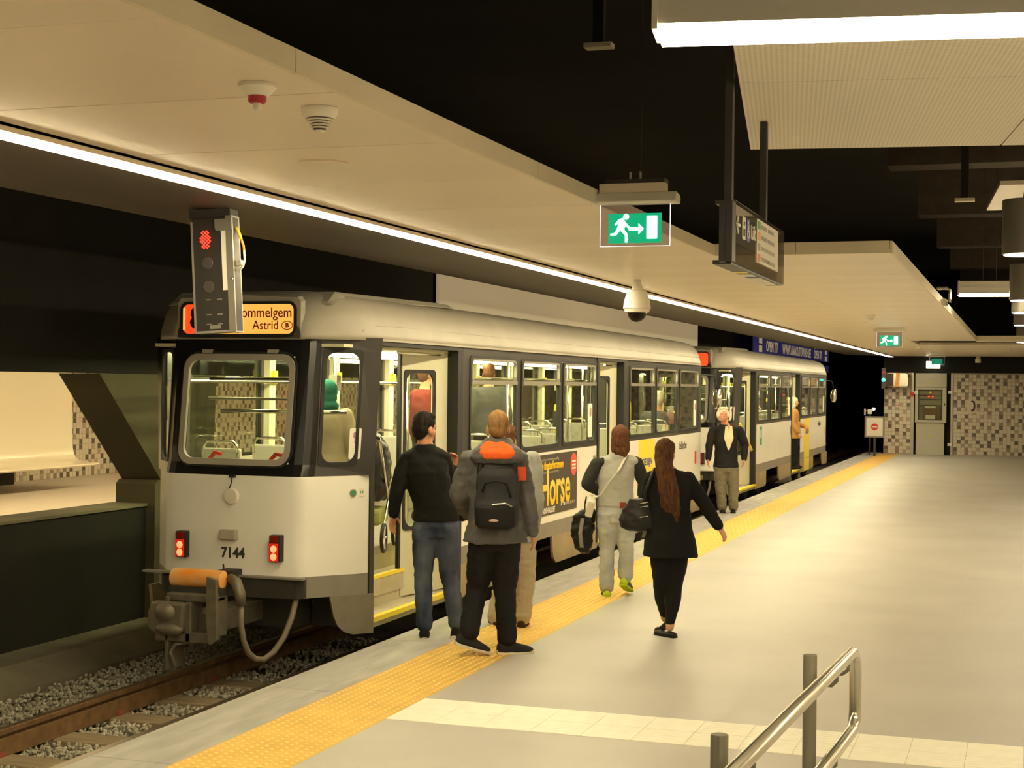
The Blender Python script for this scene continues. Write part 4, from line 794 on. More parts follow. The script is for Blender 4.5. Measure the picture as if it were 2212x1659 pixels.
    MB().bb(-.90, .90, .25, LEN-.25, Wz(2.275), Wz(2.30)).build('cabin_ceiling', 'inner', T_)
    for x in (-.42, .42): MB().bb(x-.05, x+.05, .5, LEN-.5, Wz(2.245), Wz(2.275)).build('ceiling_tube_light', 'tramlamp', T_)
    MB().bb(-.965, -.945, .60, LEN-.60, Wz(fz), Wz(1.32)).build('inner_panel', 'innergrey', T_)
    for a, b in ((D1[1]+.1, D2[0]-.05), (D2[1]+.05, LEN-.66)): MB().bb(.945, .965, a, b, Wz(fz), Wz(1.32)).build('inner_panel', 'innergrey', T_)
    pm = MB(); ym = []
    for i in range(10):
        y = .78+i*1.42; pm.bb(-.97, -.90, y+.04, y+.16, Wz(1.3), Wz(2.27)) if i else None; ym.append(y+.10)
    pm.build('inner_pillars', 'inner', T_)['kind'] = 'stuff'
    for y in ym[1:]: MB().bb(-.90, -.86, y-.035, y+.035, Wz(1.98), Wz(2.10)).build('stop_button', 'yellow', T_)
    MB().tube([(-.86, .5, Wz(2.0)), (-.86, LEN-.6, Wz(2.0))], .017, 8).build('grab_rail', 'chrome', T_); MB().tube([(.86, D1[1]+.2, Wz(2.05)), (.86, D2[0]-.1, Wz(2.05))], .017, 8).build('grab_rail', 'chrome', T_)
    for z in (2.02, 1.86): MB().tube([(-.46, .30+roff(z), Wz(z)), (.46, .30+roff(z), Wz(z))], .014 if z > 2 else .011, 8).build('window_bar', 'chrome' if z > 2 else 'greyframe', T_)
    for x in (-.28, .30): MB().tube([(x-.10, .24, Wz(1.35)), (x, .22, Wz(1.43)), (x+.06, .22, Wz(1.42))], [.012, .020, .016], 8).build('emergency_handle', 'red', T_)
    for x, y in ((.42, 1.05), (.34, 1.95), (.44, 2.60), (.42, 7.5), (.42, 8.6), (-.3, 4.2), (.3, 5.9), (-.3, 10.2), (.3, 11.4)):
        MB().tube([(x, y, Wz(fz)), (x, y, Wz(2.27))], .018, 10).build('pole', 'chrome', T_, smooth='all')
    for x, y in ((.42, 1.05), (.42, 7.5), (.3, 11.4)):
        v = MB().prism([(-.07, 0), (.07, 0), (.05, .30), (.03, .34), (-.03, .34), (-.05, .30)], 'X', -.05, .05); v.v = [(x+a, y+.03+b, Wz(1.42)+c) for a, b, c in v.v]
        v = v.build('ticket_validator', 'yellow', T_, bevel=.012); MB().bb(x-.052, x+.03, y-.055, y-.042, Wz(1.46), Wz(1.68)).build('validator_face', 'darkplastic', v)
        MB().bb(x-.04, x+.04, y-.04, y+.04, Wz(1.93), Wz(2.06)).build('junction_box', 'greyframe', v)
    MB().tube([(.40, .30, Wz(.56)), (.42, .32, Wz(1.5)), (.46, .36, Wz(1.72)), (.56, .42, Wz(1.76)), (.78, .56, Wz(1.76))], .017, 8).tube([(-.3, .34, Wz(1.76)), (.56, .42, Wz(1.76))], .017, 8).build('corner_rail', 'chrome', T_, smooth='all')
    for y in (3.3, 4.15, 5.0, 5.9, 6.75, 9.4, 10.3, 11.2, 12.1): seat(T_, .66, y)
    for y in (1.2, 2.1, 3.0, 3.9, 4.8, 5.7, 6.6, 7.5, 8.4, 9.3, 10.2, 11.1, 12.0): seat(T_, -.66, y)
    # yellow livery stripe with lettering
    ys_ = plate(side_map, [(9.49, .335), (10.42, .335), (10.42, 1.262), (9.49, 1.262)], .001, .003).build('livery_stripe', 'decal', T_); MB().bb(1.0, 1.003, 9.51, 10.42, Wz(.03), Wz(.325)).build('livery_stripe', 'decal', T_)
    text_obj('livery_text', 'DE LIJN', .13, 'blueink', T_, (1.0035, 10.0, Wz(.95)), TEXT_SIDE, sx=1.3, bold=.004); text_obj('web_text', 'delijn.be', .17, 'ink', T_, (1.001, 12.3, Wz(1.10)), TEXT_SIDE)
    for y, z, m in ((13.2, .88, 'red'), (7.2, 1.05, 'greyplastic')): MB().bb(1.0, 1.004, y, y+.12, Wz(z-.10), Wz(z+.10)).build('side_plate', m, T_)
    # mirror at the front corner
    MB().tube([(.86, LEN-.1, Wz(2.2)), (1.05, LEN+.25, Wz(2.18)), (1.10, LEN+.30, Wz(2.02))], .012, 6).build('mirror_arm', 'rubber', T_); MB().ell((1.10, LEN+.31, Wz(1.80)), (.10, .04, .19)).build('mirror_head', 'chrome', T_, smooth='all')
    return T_
tram = make_tram('white and black articulated-era tram car number 7144 with open rear door and lit cabin')
tram['label'] = 'white and black tram car number 7144 with open rear door and lit cabin'
for o_ in tram.children_recursive:                     # body width 1.86 m
    if not o_.data.get('narrowed'):
        for v_ in o_.data.vertices: v_.co.x *= .93
        o_.data['narrowed'] = 1
    o_.location.x *= .93
tram2 = copy_tree(tram); tram2.location.y += 16.35; tram2['label'] = 'second white tram car coupled ahead of car 7144 with both doors open'
for t in (tram, tram2): t['group'] = 'coupled tram cars'
for c in tram2.children_recursive:                    # the leading car shows a red blind and no lit tail lamps
    nm_ = c.name.split('.')[0]
    if nm_ in ('yellow_field', 'bulb', 'lit_lens', 'light_gap'):
        c.data = c.data.copy(); c.data.materials[0] = M['signred'] if nm_ == 'yellow_field' else M['taildark']
MB().tube([(.86, .98, Wz(1.33)), (.90, 1.05, Wz(1.31)), (.91, 2.30, Wz(.80)), (.88, 2.40, Wz(.78))], .022, 8).build('yellow_grab_bar', 'yellow', tram2, smooth='all')
gp_ = MB().bb(.93, .934, 3.1, 3.35, Wz(.86), Wz(1.22)).build('door_notice', 'greenink', tram2); MB().bb(.934, .936, 3.16, 3.29, Wz(1.0), Wz(1.16)).build('notice_figure', 'paper', gp_)
# -- lettering and poster of the rear car only
ds_ = [c for c in tram.children if c.name.startswith('destination_sign')][0]
text_obj('route_number', '8', .235, 'signblack', ds_, (-.365, .088, Wz(2.488)), TEXT_REAR, bold=.008)
text_obj('destination_text', 'Wommelgem', .112, 'signtext', ds_, (.47, .090, Wz(2.535)), TEXT_REAR, 'RIGHT', sx=.88)
text_obj('destination_text', 'Astrid', .098, 'signtext', ds_, (.355, .090, Wz(2.437)), TEXT_REAR, 'RIGHT', sx=.92)
text_obj('railway_mark', 'B', .050, 'signtext', ds_, (.428, .090, Wz(2.437)), TEXT_REAR, bold=.002)
MB().tube([(.428+.046*math.cos(a), .091, Wz(2.437)+.032*math.sin(a)) for a in [2*math.pi*i/28 for i in range(28)]], .0032, 6, closed=True).build('railway_mark', 'signtext', ds_)
text_obj('fleet_number', '7144', .112, 'ink', tram, (.03, -.002, Wz(.662)), TEXT_REAR, sx=.92, bold=.003)
po = MB().bb(.93, .936, 3.1, 6.49, Wz(.575), Wz(1.24)).build('poster', 'poster', tram)
text_obj('poster_text', 'wereldwijde theaterfenomeen', .125, 'poyellow', po, (.937, 5.93, Wz(1.115)), TEXT_SIDE, 'RIGHT', sx=.84, bold=.003)
for z, a, b in ((1.185, 4.8, 5.75), (1.045, 4.8, 5.75)): text_obj('poster_small_print', 'gebaseerd op de bekroonde voorstelling', .045, 'greyframe', po, (.937, b, Wz(z)), TEXT_SIDE, 'RIGHT')
text_obj('poster_title', 'War Horse', .56, M['grad'], po, (.937, 6.21, Wz(.855)), TEXT_SIDE, 'RIGHT', sx=.80, bold=.010)
text_obj('poster_address', 'STADSHALL.BE', .085, 'paper', po, (.937, 5.62, Wz(.625)), TEXT_SIDE, 'RIGHT', bold=.002)
rd = MB().loft([[(x, 6.345+.13*math.cos(a), Wz(1.09)+.13*math.sin(a)) for a in [2*math.pi*i/32 for i in range(32)]] for x in (.936, .939)]).build('red_disc', 'pored', po)
for i in range(3): MB().bb(.939, .940, 6.27, 6.42, Wz(1.115-.04*i), Wz(1.135-.04*i)).build('disc_line', 'paper', rd)
for i, (y, w_) in enumerate(((5.85, .03), (5.95, .06), (6.06, .10), (6.2, .04), (6.28, .05), (6.36, .03))): MB().bb(.936, .938, y, y+w_, Wz(.645), Wz(.68)).build('sponsor_mark', 'greyframe' if i not in (0, 1) else 'paper', po)
# ================================================================== PEOPLE
def pix(x, y, wdepth):
    """world point on the ray of photo pixel (x, y) at camera depth wdepth"""
    q = _f+_r*(x-1106)/F_PX+_d*(y-829.5)/F_PX; return Vector((0, 0, 2.0))+Vector(q)*wdepth
def cam_depth(p): return float(np.dot(np.array(p)-np.array([0, 0, 2.0]), _f))
def remeshed(name, mb, voxel, mats, parent, smooth_it=2, fold=0.0, ffreq=(9, 9, 5), seed=0.0, keep=.5):
    me = bpy.data.meshes.new('tmp'); me.from_pydata(mb.v, [], mb.f); bm = bmesh.new(); bm.from_mesh(me); bmesh.ops.triangulate(bm, faces=bm.faces); bm.to_mesh(me); bm.free()
    t = bpy.data.objects.new('tmp', me); col.objects.link(t)
    # outward orientation of every closed piece, then one continuous skin
    bm = bmesh.new(); bm.from_mesh(me); bmesh.ops.recalc_face_normals(bm, faces=bm.faces); bm.to_mesh(me); bm.free()
    md = t.modifiers.new('r', 'REMESH'); md.mode = 'VOXEL'; md.voxel_size = voxel; md.use_smooth_shade = True
    dg = bpy.context.evaluated_depsgraph_get()
    res = bpy.data.meshes.new_from_object(t.evaluated_get(dg)); bpy.data.objects.remove(t); bpy.data.meshes.remove(me)
    n = len(res.vertices); co = np.empty(n*3); res.vertices.foreach_get('co', co); co = co.reshape(-1, 3)
    ed = np.empty(len(res.edges)*2, int); res.edges.foreach_get('vertices', ed); ed = ed.reshape(-1, 2); cnt = np.bincount(ed.ravel(), minlength=n)[:, None].clip(1)
    for _ in range(smooth_it):
        acc = np.zeros_like(co); np.add.at(acc, ed[:, 0], co[ed[:, 1]]); np.add.at(acc, ed[:, 1], co[ed[:, 0]]); co = co*keep+(acc/cnt)*(1-keep)
    res.vertices.foreach_set('co', co.ravel()); res.update()
    if fold:
        nm = np.empty(n*3); res.vertices.foreach_get('normal', nm); nm = nm.reshape(-1, 3)
        dv = np.array([mnoise.noise(Vector((p[0]*ffreq[0]+seed, p[1]*ffreq[1], p[2]*ffreq[2])))+.5*mnoise.noise(Vector((p[0]*ffreq[0]*2.3, p[1]*ffreq[1]*2.3+seed, p[2]*ffreq[2]*2.3))) for p in co])
        res.vertices.foreach_set('co', (co+nm*dv[:, None]*fold).ravel()); res.update()
    res.name = name; res.materials.clear()
    res.materials.append(M[mats] if isinstance(mats, str) else mats)
    res.polygons.foreach_set('use_smooth', [True]*len(res.polygons))
    o = bpy.data.objects.new(name, res); col.objects.link(o); o.parent = parent; return o
def rngs(path, n=18):
    return [[Vector((c[0]+rx*math.cos(a), c[1]+ry*math.sin(a), c[2])) for a in [2*math.pi*i/n for i in range(n)]] for c, rx, ry in path]
def fill(a, b, t): return Vector(a)*(1-t)+Vector(b)*t
def limb(mb, pts, rad, n=12):
    P, Rr = [], []
    for i in range(len(pts)-1):
        for t in (0, .33, .66): P.append(fill(pts[i], pts[i+1], t)); Rr.append(rad[i]*(1-t)+rad[i+1]*t)
    P.append(Vector(pts[-1])); Rr.append(rad[-1]); mb.tube(P, Rr, n)
    for p, r in zip(pts, rad): mb.ell(p, (r*.98,)*3, n=12, m=8)
def hand(mb, wr, d, pn, thumb=1, curl=.5, s=1.0):
    d = Vector(d).normalized(); pn = Vector(pn); pn = (pn-d*pn.dot(d)).normalized(); t = d.cross(pn)*thumb
    pr = []
    for q, wd, th in ((-.01, .026, .020), (.02, .033, .018), (.055, .042, .016), (.088, .040, .013)):
        c = wr+d*q*s; pr.append([c+(t*math.cos(a)*wd+pn*math.sin(a)*th)*s for a in [2*math.pi*i/12 for i in range(12)]])
    mb.loft(pr)
    for k, (off, L) in enumerate(((.030, .070), (.010, .078), (-.010, .072), (-.029, .056))):
        p = wr+d*.082*s+t*off*s; a = 0.0; P = [p-d*.02*s, p]
        for seg, c in ((.45, .55), (.32, .95), (.23, .75)):
            a += curl*c; P.append(P[-1]+(d*math.cos(a)+pn*math.sin(a))*L*seg*s)
        mb.tube(P, [.0095*s, .0095*s, .009*s, .0082*s, .006*s], 8); mb.ell(P[-1], (.006*s,)*3, n=8, m=6)
    b = wr+d*.022*s+t*.028*s; P = [b, b+(d*.62+t*.7+pn*.30).normalized()*.040*s]; P.append(P[-1]+(d*.85+t*.28+pn*.45).normalized()*.032*s)
    mb.tube(P, [.0125*s, .0105*s, .0075*s], 8); mb.ell(P[-1], (.0075*s,)*3, n=8, m=6)
def person(label, root, heading, h, J, top, legs, shoes, hair, skin='skin', head_yaw=0.0, head_pitch=0.0, fine=True, curl=(.5, .5), palms=(None, None), group=None, z0=0.0, build=1.0):
    """J: joints as photo pixels (x, y, depth offset) or local coordinates; root on the ground"""
    root = Vector(root); R = thing('person', root, label, 'person', group, heading); s = h/1.78; dep = cam_depth(root); inv = Matrix.Rotation(-heading, 3, 'Z')
    base = dict(pelvis=(0, 0, .96), chest=(0, -.01, 1.29), neck=(0, -.015, 1.49), head=(0, .015, 1.655), shL=(-.185, -.01, 1.43), shR=(.185, -.01, 1.43), elL=(-.24, -.04, 1.14), elR=(.24, -.04, 1.14), wrL=(-.25, .05, .89), wrR=(.25, .05, .89),
                hipL=(-.09, 0, .92), hipR=(.09, 0, .92), knL=(-.095, .02, .51), knR=(.095, .02, .51), anL=(-.10, -.02, .095), anR=(.10, -.02, .095))
    j = {k: Vector(v)*s for k, v in base.items()}
    for k, v in J.items():
        if k in ('footL', 'footR'): continue
        if isinstance(v, tuple) and abs(v[0]) > 20: j[k] = inv@(pix(v[0], v[1], dep+(v[2] if len(v) > 2 else 0))-root)
        else: j[k] = Vector(v)*s
    vx = .0075 if fine else .012; cv = .0095 if fine else .014; b_ = build*s
    HR = Matrix.Rotation(head_yaw, 3, 'Z')@Matrix.Rotation(-head_pitch, 3, 'X'); H = j['head']; hp = lambda x, y, z: H+HR@Vector((x, y, z))*s
    # ---- body: one continuous skin
    mb = MB(); pe, ch, ne = j['pelvis'], j['chest'], j['neck']
    shc = (j['shL']+j['shR'])/2
    tors = [(pe-Vector((0, 0, .10))*s, .12*b_, .09*b_), (pe, .160*b_, .112*b_), (fill(pe, ch, .40), .138*b_, .098*b_), (ch, .158*b_, .115*b_), (fill(ch, shc, .75), .155*b_, .10*b_), (shc+Vector((0, 0, .02))*s, .105*b_, .075*b_), (ne+Vector((0, 0, .02))*s, .058*s, .060*s)]
    mb.loft(rngs(tors))
    for S in 'LR': mb.ell(fill(ne, j['sh'+S], .5)+Vector((0, 0, -.035))*s, (.085*s, .06*s, .045*s))
    for S in 'LR':
        limb(mb, [j['sh'+S], j['el'+S], j['wr'+S]], [.052*b_, .041*b_, .027*s]); limb(mb, [j['hip'+S], fill(j['hip'+S], j['kn'+S], .5), j['kn'+S], fill(j['kn'+S], j['an'+S], .35), j['an'+S]], [.088*b_, .074*b_, .053*b_, .055*b_, .038*s])
        sg_ = -1 if S == 'L' else 1; d = j['wr'+S]-j['el'+S]; pn = palms[0 if S == 'L' else 1] or (-sg_, .25, 0)
        nrm = Vector(pn); nn = (nrm-d.normalized()*nrm.dot(d.normalized())).normalized(); tt = d.normalized().cross(nn)
        fwd = Vector((0, 1, .2)); hand(mb, j['wr'+S], d, nn, 1 if tt.dot(fwd) > 0 else -1, curl[0 if S == 'L' else 1], s)
    limb(mb, [ne, fill(ne, H, .55)], [.060*s, .054*s])
    for c, r in (((0, -.012, .025), (.076, .095, .092)), ((0, .022, -.03), (.062, .070, .075)), ((0, .040, -.078), (.043, .048, .034)), ((0, .072, .012), (.048, .026, .016)), ((0, .098, -.028), (.012, .020, .016)), ((0, .090, -.008), (.008, .014, .028)), ((.077, -.004, -.022), (.011, .020, .033)), ((-.077, -.004, -.022), (.011, .020, .033)), ((0, .078, -.068), (.026, .016, .012))):
        mb.ell(hp(*c), tuple(q*s for q in r), HR, 14, 10)
    remeshed('body', mb, vx, skin, R, 2)
    if fine:
        for sx in (-1, 1): MB().ell(hp(sx*.030, .0755, -.004), (.012*s, .008*s, .007*s), HR, 10, 6).build('eye', mat('eye_dark', (.05, .035, .03), .2), R, smooth='all'); MB().ell(hp(sx*.030, .0855, .016), (.018*s, .005*s, .004*s), HR, 8, 6).build('eyebrow', hair[1], R, smooth='all')
        MB().ell(hp(0, .094, -.066), (.022*s, .006*s, .0045*s), HR, 10, 6).build('mouth', mat('lip', (.36, .12, .09), .5), R, smooth='all')
    # ---- trousers
    o_ = legs.get('off', .012)*s; fl = legs.get('hem', .062)*s; mb = MB()
    mb.loft(rngs([(pe-Vector((0, 0, .13))*s, .15*b_+o_, .10*b_+o_), (pe-Vector((0, 0, .04))*s, .168*b_+o_, .118*b_+o_), (pe+Vector((0, 0, .07))*s, .152*b_+o_, .104*b_+o_)]))
    for S in 'LR':
        hi, kn, an = j['hip'+S], j['kn'+S], j['an'+S]; hem = fill(kn, an, legs.get('len', .94))
        limb(mb, [hi, fill(hi, kn, .5), kn, fill(kn, an, .4), hem], [.092*b_+o_, .080*b_+o_, max(.058*b_+o_, fl*.98), max(.058*b_+o_*.8, fl*.95), fl])
    remeshed('trousers', mb, cv, legs['mat'], R, 2, legs.get('fold', .006)*s, (8, 8, 16), seed=h*7)
    if legs.get('belt'): MB().loft(rngs([(pe+Vector((0, 0, z))*s, .168*s+o_, .120*s+o_) for z in (.045, .075)]), True).build('belt_patch', legs['belt'], R)
    # ---- top
    o_ = top.get('off', .014)*s; mb = MB(); sl = MB(); hz = top.get('hem', .02); fr = top.get('flare', .0)*s
    hc = pe+Vector((0, 0, hz))*s
    body = [(hc, .168*b_+o_+fr, .120*b_+o_+fr*.8)]
    if hz < -.1: body.append((pe-Vector((0, 0, .02))*s, .172*b_+o_+fr*.6, .122*b_+o_+fr*.5))
    body += [(pe+Vector((0, 0, .10))*s, .158*b_+o_+fr*.25, .110*b_+o_+fr*.2), (fill(pe, ch, .62), .156*b_+o_, .108*b_+o_), (ch, .166*b_+o_, .120*b_+o_), (fill(ch, shc, .75), .165*b_+o_, .106*b_+o_), (shc+Vector((0, 0, .025))*s, .118*b_+o_, .082*b_+o_), (ne+Vector((0, 0, top.get('collar', .0)))*s, .066*s+o_*.5, .066*s+o_*.5)]
    mb.loft(rngs(body, 22))
    for S in 'LR': mb.ell(fill(ne, j['sh'+S], .55)+Vector((0, 0, -.038))*s, (.095*s+o_*.5, .070*s+o_, .046*s+o_*.8))
    tgt = sl if top.get('sleeves') else mb
    for S in 'LR':
        e_, w_ = j['el'+S], j['wr'+S]
        limb(tgt, [j['sh'+S]+Vector((0, 0, -.012))*s, fill(j['sh'+S], e_, .5), e_, fill(e_, w_, .5), fill(e_, w_, top.get('cuff', .93))], [.047*b_+o_, .047*b_+o_, .043*b_+o_*.9, .037*b_+o_*.85, .031*s+o_*.8])
    if top.get('sleeves'):
        for S in 'LR':
            sl1 = MB(); e_, w_ = j['el'+S], j['wr'+S]
            limb(sl1, [j['sh'+S]+Vector((0, 0, -.012))*s, fill(j['sh'+S], e_, .5), e_, fill(e_, w_, .5), fill(e_, w_, top.get('cuff', .93))], [.053*b_+o_, .050*b_+o_, .045*b_+o_, .038*b_+o_, .031*s+o_*.8])
            sl1.ell(fill(ne, j['sh'+S], .72)+Vector((0, 0, -.02))*s, (.06*s, .085*s, .05*s)); remeshed('sleeve', sl1, cv, top['sleeves'], R, 2, .007*s, (14, 14, 14), seed=h*5)
    remeshed(top.get('name', 'jacket'), mb, cv, top['mat'], R, top.get('smooth', 2), top.get('fold', .008)*s, top.get('ff', (8, 8, 9)), seed=h*3)
    # ---- shoes
    for S in 'LR':
        an, kn = j['an'+S], j['kn'+S]; yaw, pit = J.get('foot'+S, (0, 0)); FR = Matrix.Rotation(yaw, 3, 'Z')@Matrix.Rotation(pit, 3, 'X'); ks = s*shoes.get('size', 1)
        def ring_(y, wd, ht, z=-.085): return [an+FR@(Vector((a*wd, y, z+b*ht))*ks) for a, b in ((-1, 0), (-1.02, .35), (-.8, .8), (-.35, 1), (.35, 1), (.8, .8), (1.02, .35), (1, 0))]
        lo = shoes.get('low', 1.0)
        sh = MB().loft([ring_(-.075, .022, .055*lo), ring_(-.062, .034, .082*lo), ring_(-.02, .037, .092*lo), ring_(.03, .038, .085*lo), ring_(.08, .042, .064*lo), ring_(.13, .044, .050), ring_(.17, .036, .038), ring_(.19, .018, .026)]).build('shoe', shoes['mat'], R, smooth='all')
        if shoes.get('sole'): MB().loft([ring_(y, wd+.005, .030, -.097) for y, wd in ((-.078, .022), (-.062, .035), (0, .037), (.06, .039), (.13, .045), (.172, .037), (.194, .018))]).build('sole', shoes['sole'], sh, smooth=True)
        if shoes.get('heel'): MB().loft([ring_(y, wd+.004, .062, -.082) for y, wd in ((-.081, .020), (-.066, .033), (-.04, .036))]).build('heel_patch', shoes['heel'], sh, smooth='all')
    # ---- hair
    st, hm = hair; mb = MB()
    E = lambda c, r, q=None: mb.ell(hp(*c), tuple(k*s for k in r), (HR@q) if q else HR, 16, 11)
    if st == 'buzz': E((0, -.019, .032), (.079, .094, .092)); E((0, -.045, -.02), (.068, .062, .06))
    elif st == 'short': E((0, -.016, .046), (.083, .098, .092)); E((0, -.042, .0), (.079, .074, .075)); E((0, -.055, -.045), (.060, .050, .045)); E((.03, .03, .095), (.048, .045, .028)); E((-.03, .03, .095), (.048, .045, .028))
    elif st == 'bob': E((0, -.014, .034), (.093, .107, .098)); E((0, -.04, -.03), (.094, .082, .10)); E((0, -.055, -.105), (.078, .052, .075)); E((.06, -.02, -.09), (.035, .05, .07)); E((-.06, -.02, -.09), (.035, .05, .07)); E((.05, -.05, -.155), (.025, .03, .045))
    elif st == 'wavy': E((0, -.022, .044), (.092, .100, .090)); E((0, -.05, -.01), (.098, .075, .085)); E((.068, -.02, .01), (.038, .055, .062)); E((-.068, -.02, .01), (.038, .055, .062)); E((.03, .05, .095), (.045, .035, .028)); E((-.035, .045, .095), (.045, .035, .028))
    elif st == 'long':
        E((0, -.014, .034), (.088, .103, .098)); E((0, -.045, -.03), (.088, .078, .10))
        P = [hp(0, -.06, -.06), hp(.02, -.09, -.16), hp(.045, -.120, -.28), hp(.065, -.130, -.42), hp(.06, -.125, -.54)]; mb.tube(P, [.078*s, .080*s, .075*s, .062*s, .022*s], 12)
        for a, b in ((.045, .0), (-.035, .01), (.075, -.015)): mb.tube([p+Vector((a*min(1, .3+.3*i), b, -.015*i))*s for i, p in enumerate(P)], [.05*s, .052*s, .046*s, .036*s, .012*s], 10)
    elif st == 'scarf': E((0, -.005, .02), (.095, .108, .11)); E((0, -.03, -.06), (.09, .085, .10)); E((0, -.05, -.14), (.12, .09, .06))
    remeshed({'scarf': 'headscarf'}.get(st, 'hair'), mb, .0065*s if fine else .010, hm, R, 1, {'scarf': .008}.get(st, .006)*s if st != 'buzz' else .0015, (42, 42, 14) if st not in ('scarf',) else (16, 16, 16), seed=h)
    return R, j, s, hp

cloth = lambda n, c, **k: mat(n, c, k.pop('rough', .85), spec=.2, **k)
hairm = lambda n, c, c2: mat(n, c, .75, spec=.15, c2=c2, vscale=60, stretch=(1, 1, .25), detail=3)
H_BLACK, H_GINGER, H_BROWN, H_DARKBROWN, H_WHITE = hairm('hair_black', (.010, .008, .007), (.022, .017, .013)), hairm('hair_ginger', (.22, .12, .045), (.36, .21, .085)), hairm('hair_brown', (.085, .035, .018), (.15, .065, .030)), hairm('hair_chestnut', (.045, .020, .010), (.12, .050, .020)), hairm('hair_white', (.55, .48, .34), (.80, .74, .58))
JEANS = cloth('jeans_blue', (.012, .020, .050), c2=(.11, .13, .17), vscale=5.5, stretch=(1, 1, .55), detail=2, bump=.15, bscale=180); JLIGHT = cloth('jeans_light', (.30, .32, .33), c2=(.52, .53, .49), vscale=5, bump=.12, bscale=160)
def foot_root(x, y): 
    q = _f+_r*(x-1106)/F_PX+_d*(y-829.5)/F_PX; t = -2.0/q[2]; return (q[0]*t, q[1]*t, 0)

# ---- A: young man in black sweater and jeans at the open door
A, jA, sA, hpA = person('man in black sweater and faded blue jeans standing at the open tram door', foot_root(950, 1377), .25, 1.76,
    dict(pelvis=(942, 1125), chest=(920, 1020), neck=(918, 958), head=(918, 925), shL=(878, 990), shR=(957, 985, .03), elL=(857, 1063, -.03), elR=(974, 1052, .22), wrL=(850, 1113, .02), wrR=(979, 1010, .20),
         hipL=(918, 1142), hipR=(966, 1142), knL=(914, 1245, .02), knR=(970, 1240, .02), anL=(917, 1355), anR=(988, 1352), footL=(.12, 0), footR=(-.25, 0)),
    dict(mat=cloth('sweater_black', (.010, .0095, .009), bump=.2, bscale=120), off=.020, hem=.0, name='sweater', fold=.008, cuff=.90), dict(mat=JEANS, off=.016, hem=.068, fold=.007), dict(mat=cloth('shoe_black', (.014, .012, .011)), sole=cloth('sole_cream', (.58, .52, .40))), ('short', H_BLACK), 'skin2', head_yaw=-.75, curl=(.35, .8), palms=((.9, -.5, 0), (-.3, -.9, .2)))
# ---- B: man with orange-lined hood and backpack
B, jB, sB, hpB = person('ginger man in grey jacket with orange hood lining wearing a backpack', foot_root(1075, 1412), .22, 1.84,
    dict(pelvis=(1070, 1150), chest=(1068, 1040), neck=(1076, 962), head=(1076, 922), shL=(1014, 990), shR=(1118, 988, .02), elL=(990, 1070, .04), elR=(1138, 1082, -.02), wrL=(1012, 1112, .26), wrR=(1150, 1148, .04),
         hipL=(1045, 1172), hipR=(1093, 1172), knL=(1030, 1275, .08), knR=(1090, 1280, .03), anL=(1012, 1370, -.12), anR=(1096, 1384), footL=(-1.15, -.30), footR=(-1.2, 0)),
    dict(mat=cloth('jacket_grey', (.085, .083, .085), c2=(.135, .130, .130), vscale=5, rough=.6), off=.028, hem=-.07, flare=.040, fold=.013, ff=(9, 9, 13), cuff=.96, collar=.015), dict(mat=cloth('trousers_black', (.013, .012, .013)), off=.022, hem=.074, fold=.008), dict(mat=cloth('sneaker_dark', (.022, .021, .022)), sole=cloth('sole_cream', (.58, .52, .40))), ('buzz', H_GINGER), 'skin', head_yaw=.12, curl=(.5, .45))
def local_parent(R, o): o.parent = R; return o
hb = MB(); nB = jB['neck']; hb.loft(rngs([(nB+Vector((0, -.10, -.13)), .17, .06), (nB+Vector((0, -.105, -.09)), .205, .085), (nB+Vector((0, -.07, -.03)), .185, .11), (nB+Vector((0, -.02, .02)), .125, .115), (nB+Vector((0, .0, .055)), .095, .10)], 22)); remeshed('hood', hb, .0095, cloth('jacket_grey', 0), B, 3, .008, (14, 14, 18))
hl_ = MB(); hl_.loft(rngs([(nB+Vector((.01, -.150, -.095)), .125, .045), (nB+Vector((.01, -.145, -.05)), .14, .055), (nB+Vector((.0, -.11, .0)), .115, .055), (nB+Vector((-.01, -.075, .035)), .075, .045)], 18)); remeshed('hood_lining', hl_, .009, cloth('orange_lining', (.90, .135, .025)), B, 2, .007, (18, 18, 14))
MB().box((.165, -.125, nB.z-.20), (.09, .015, .10), rz=.35).build('orange_patch', cloth('orange_patch', (.62, .09, .04)), B, bevel=.004)
# backpack: a thing of its own on his back
Bk = thing('backpack', B.location, 'dark backpack with small pale badge on the back of the grey jacket', 'backpack', rz=B.rotation_euler[2])
pm_ = lambda p: p; ch = jB['chest']; pe = jB['pelvis']
bk = MB(); bk.loft([[Vector((x*w_, ch.y-.155-yo+y*d_, z)) for x, y in rrect(2, 2, .75, 5)] for z, w_, d_, yo in ((pe.z+.045, .12, .045, .005), (pe.z+.075, .155, .085, .02), (pe.z+.22, .165, .09, .025), (pe.z+.26, .16, .075, .012), (ch.z+.06, .150, .065, .0), (ch.z+.11, .12, .045, -.01))])
remeshed('bag_body', bk, .009, cloth('backpack_charcoal', (.034, .033, .037), rough=.7), Bk, 2, .006, (10, 10, 10))
fp = MB(); fp.loft([[Vector((x*w_, ch.y-.262+y*d_, z)) for x, y in rrect(2, 2, .7, 5)] for z, w_, d_ in ((pe.z+.05, .11, .03), (pe.z+.075, .148, .048), (pe.z+.20, .152, .045), (pe.z+.225, .14, .03))]); remeshed('front_pocket', fp, .009, cloth('backpack_black', (.012, .011, .012), rough=.6), Bk, 2, .004)
MB().ell((-.005, ch.y-.316, pe.z+.115), (.036, .006, .010)).build('badge', mat('badge_pale', (.60, .42, .36), .5), Bk, smooth='all'); MB().tube([(-.02, ch.y-.30, pe.z+.228), (.08, ch.y-.30, pe.z+.240), (.125, ch.y-.285, pe.z+.215)], .006, 6).build('zip_pull', 'alu', Bk)
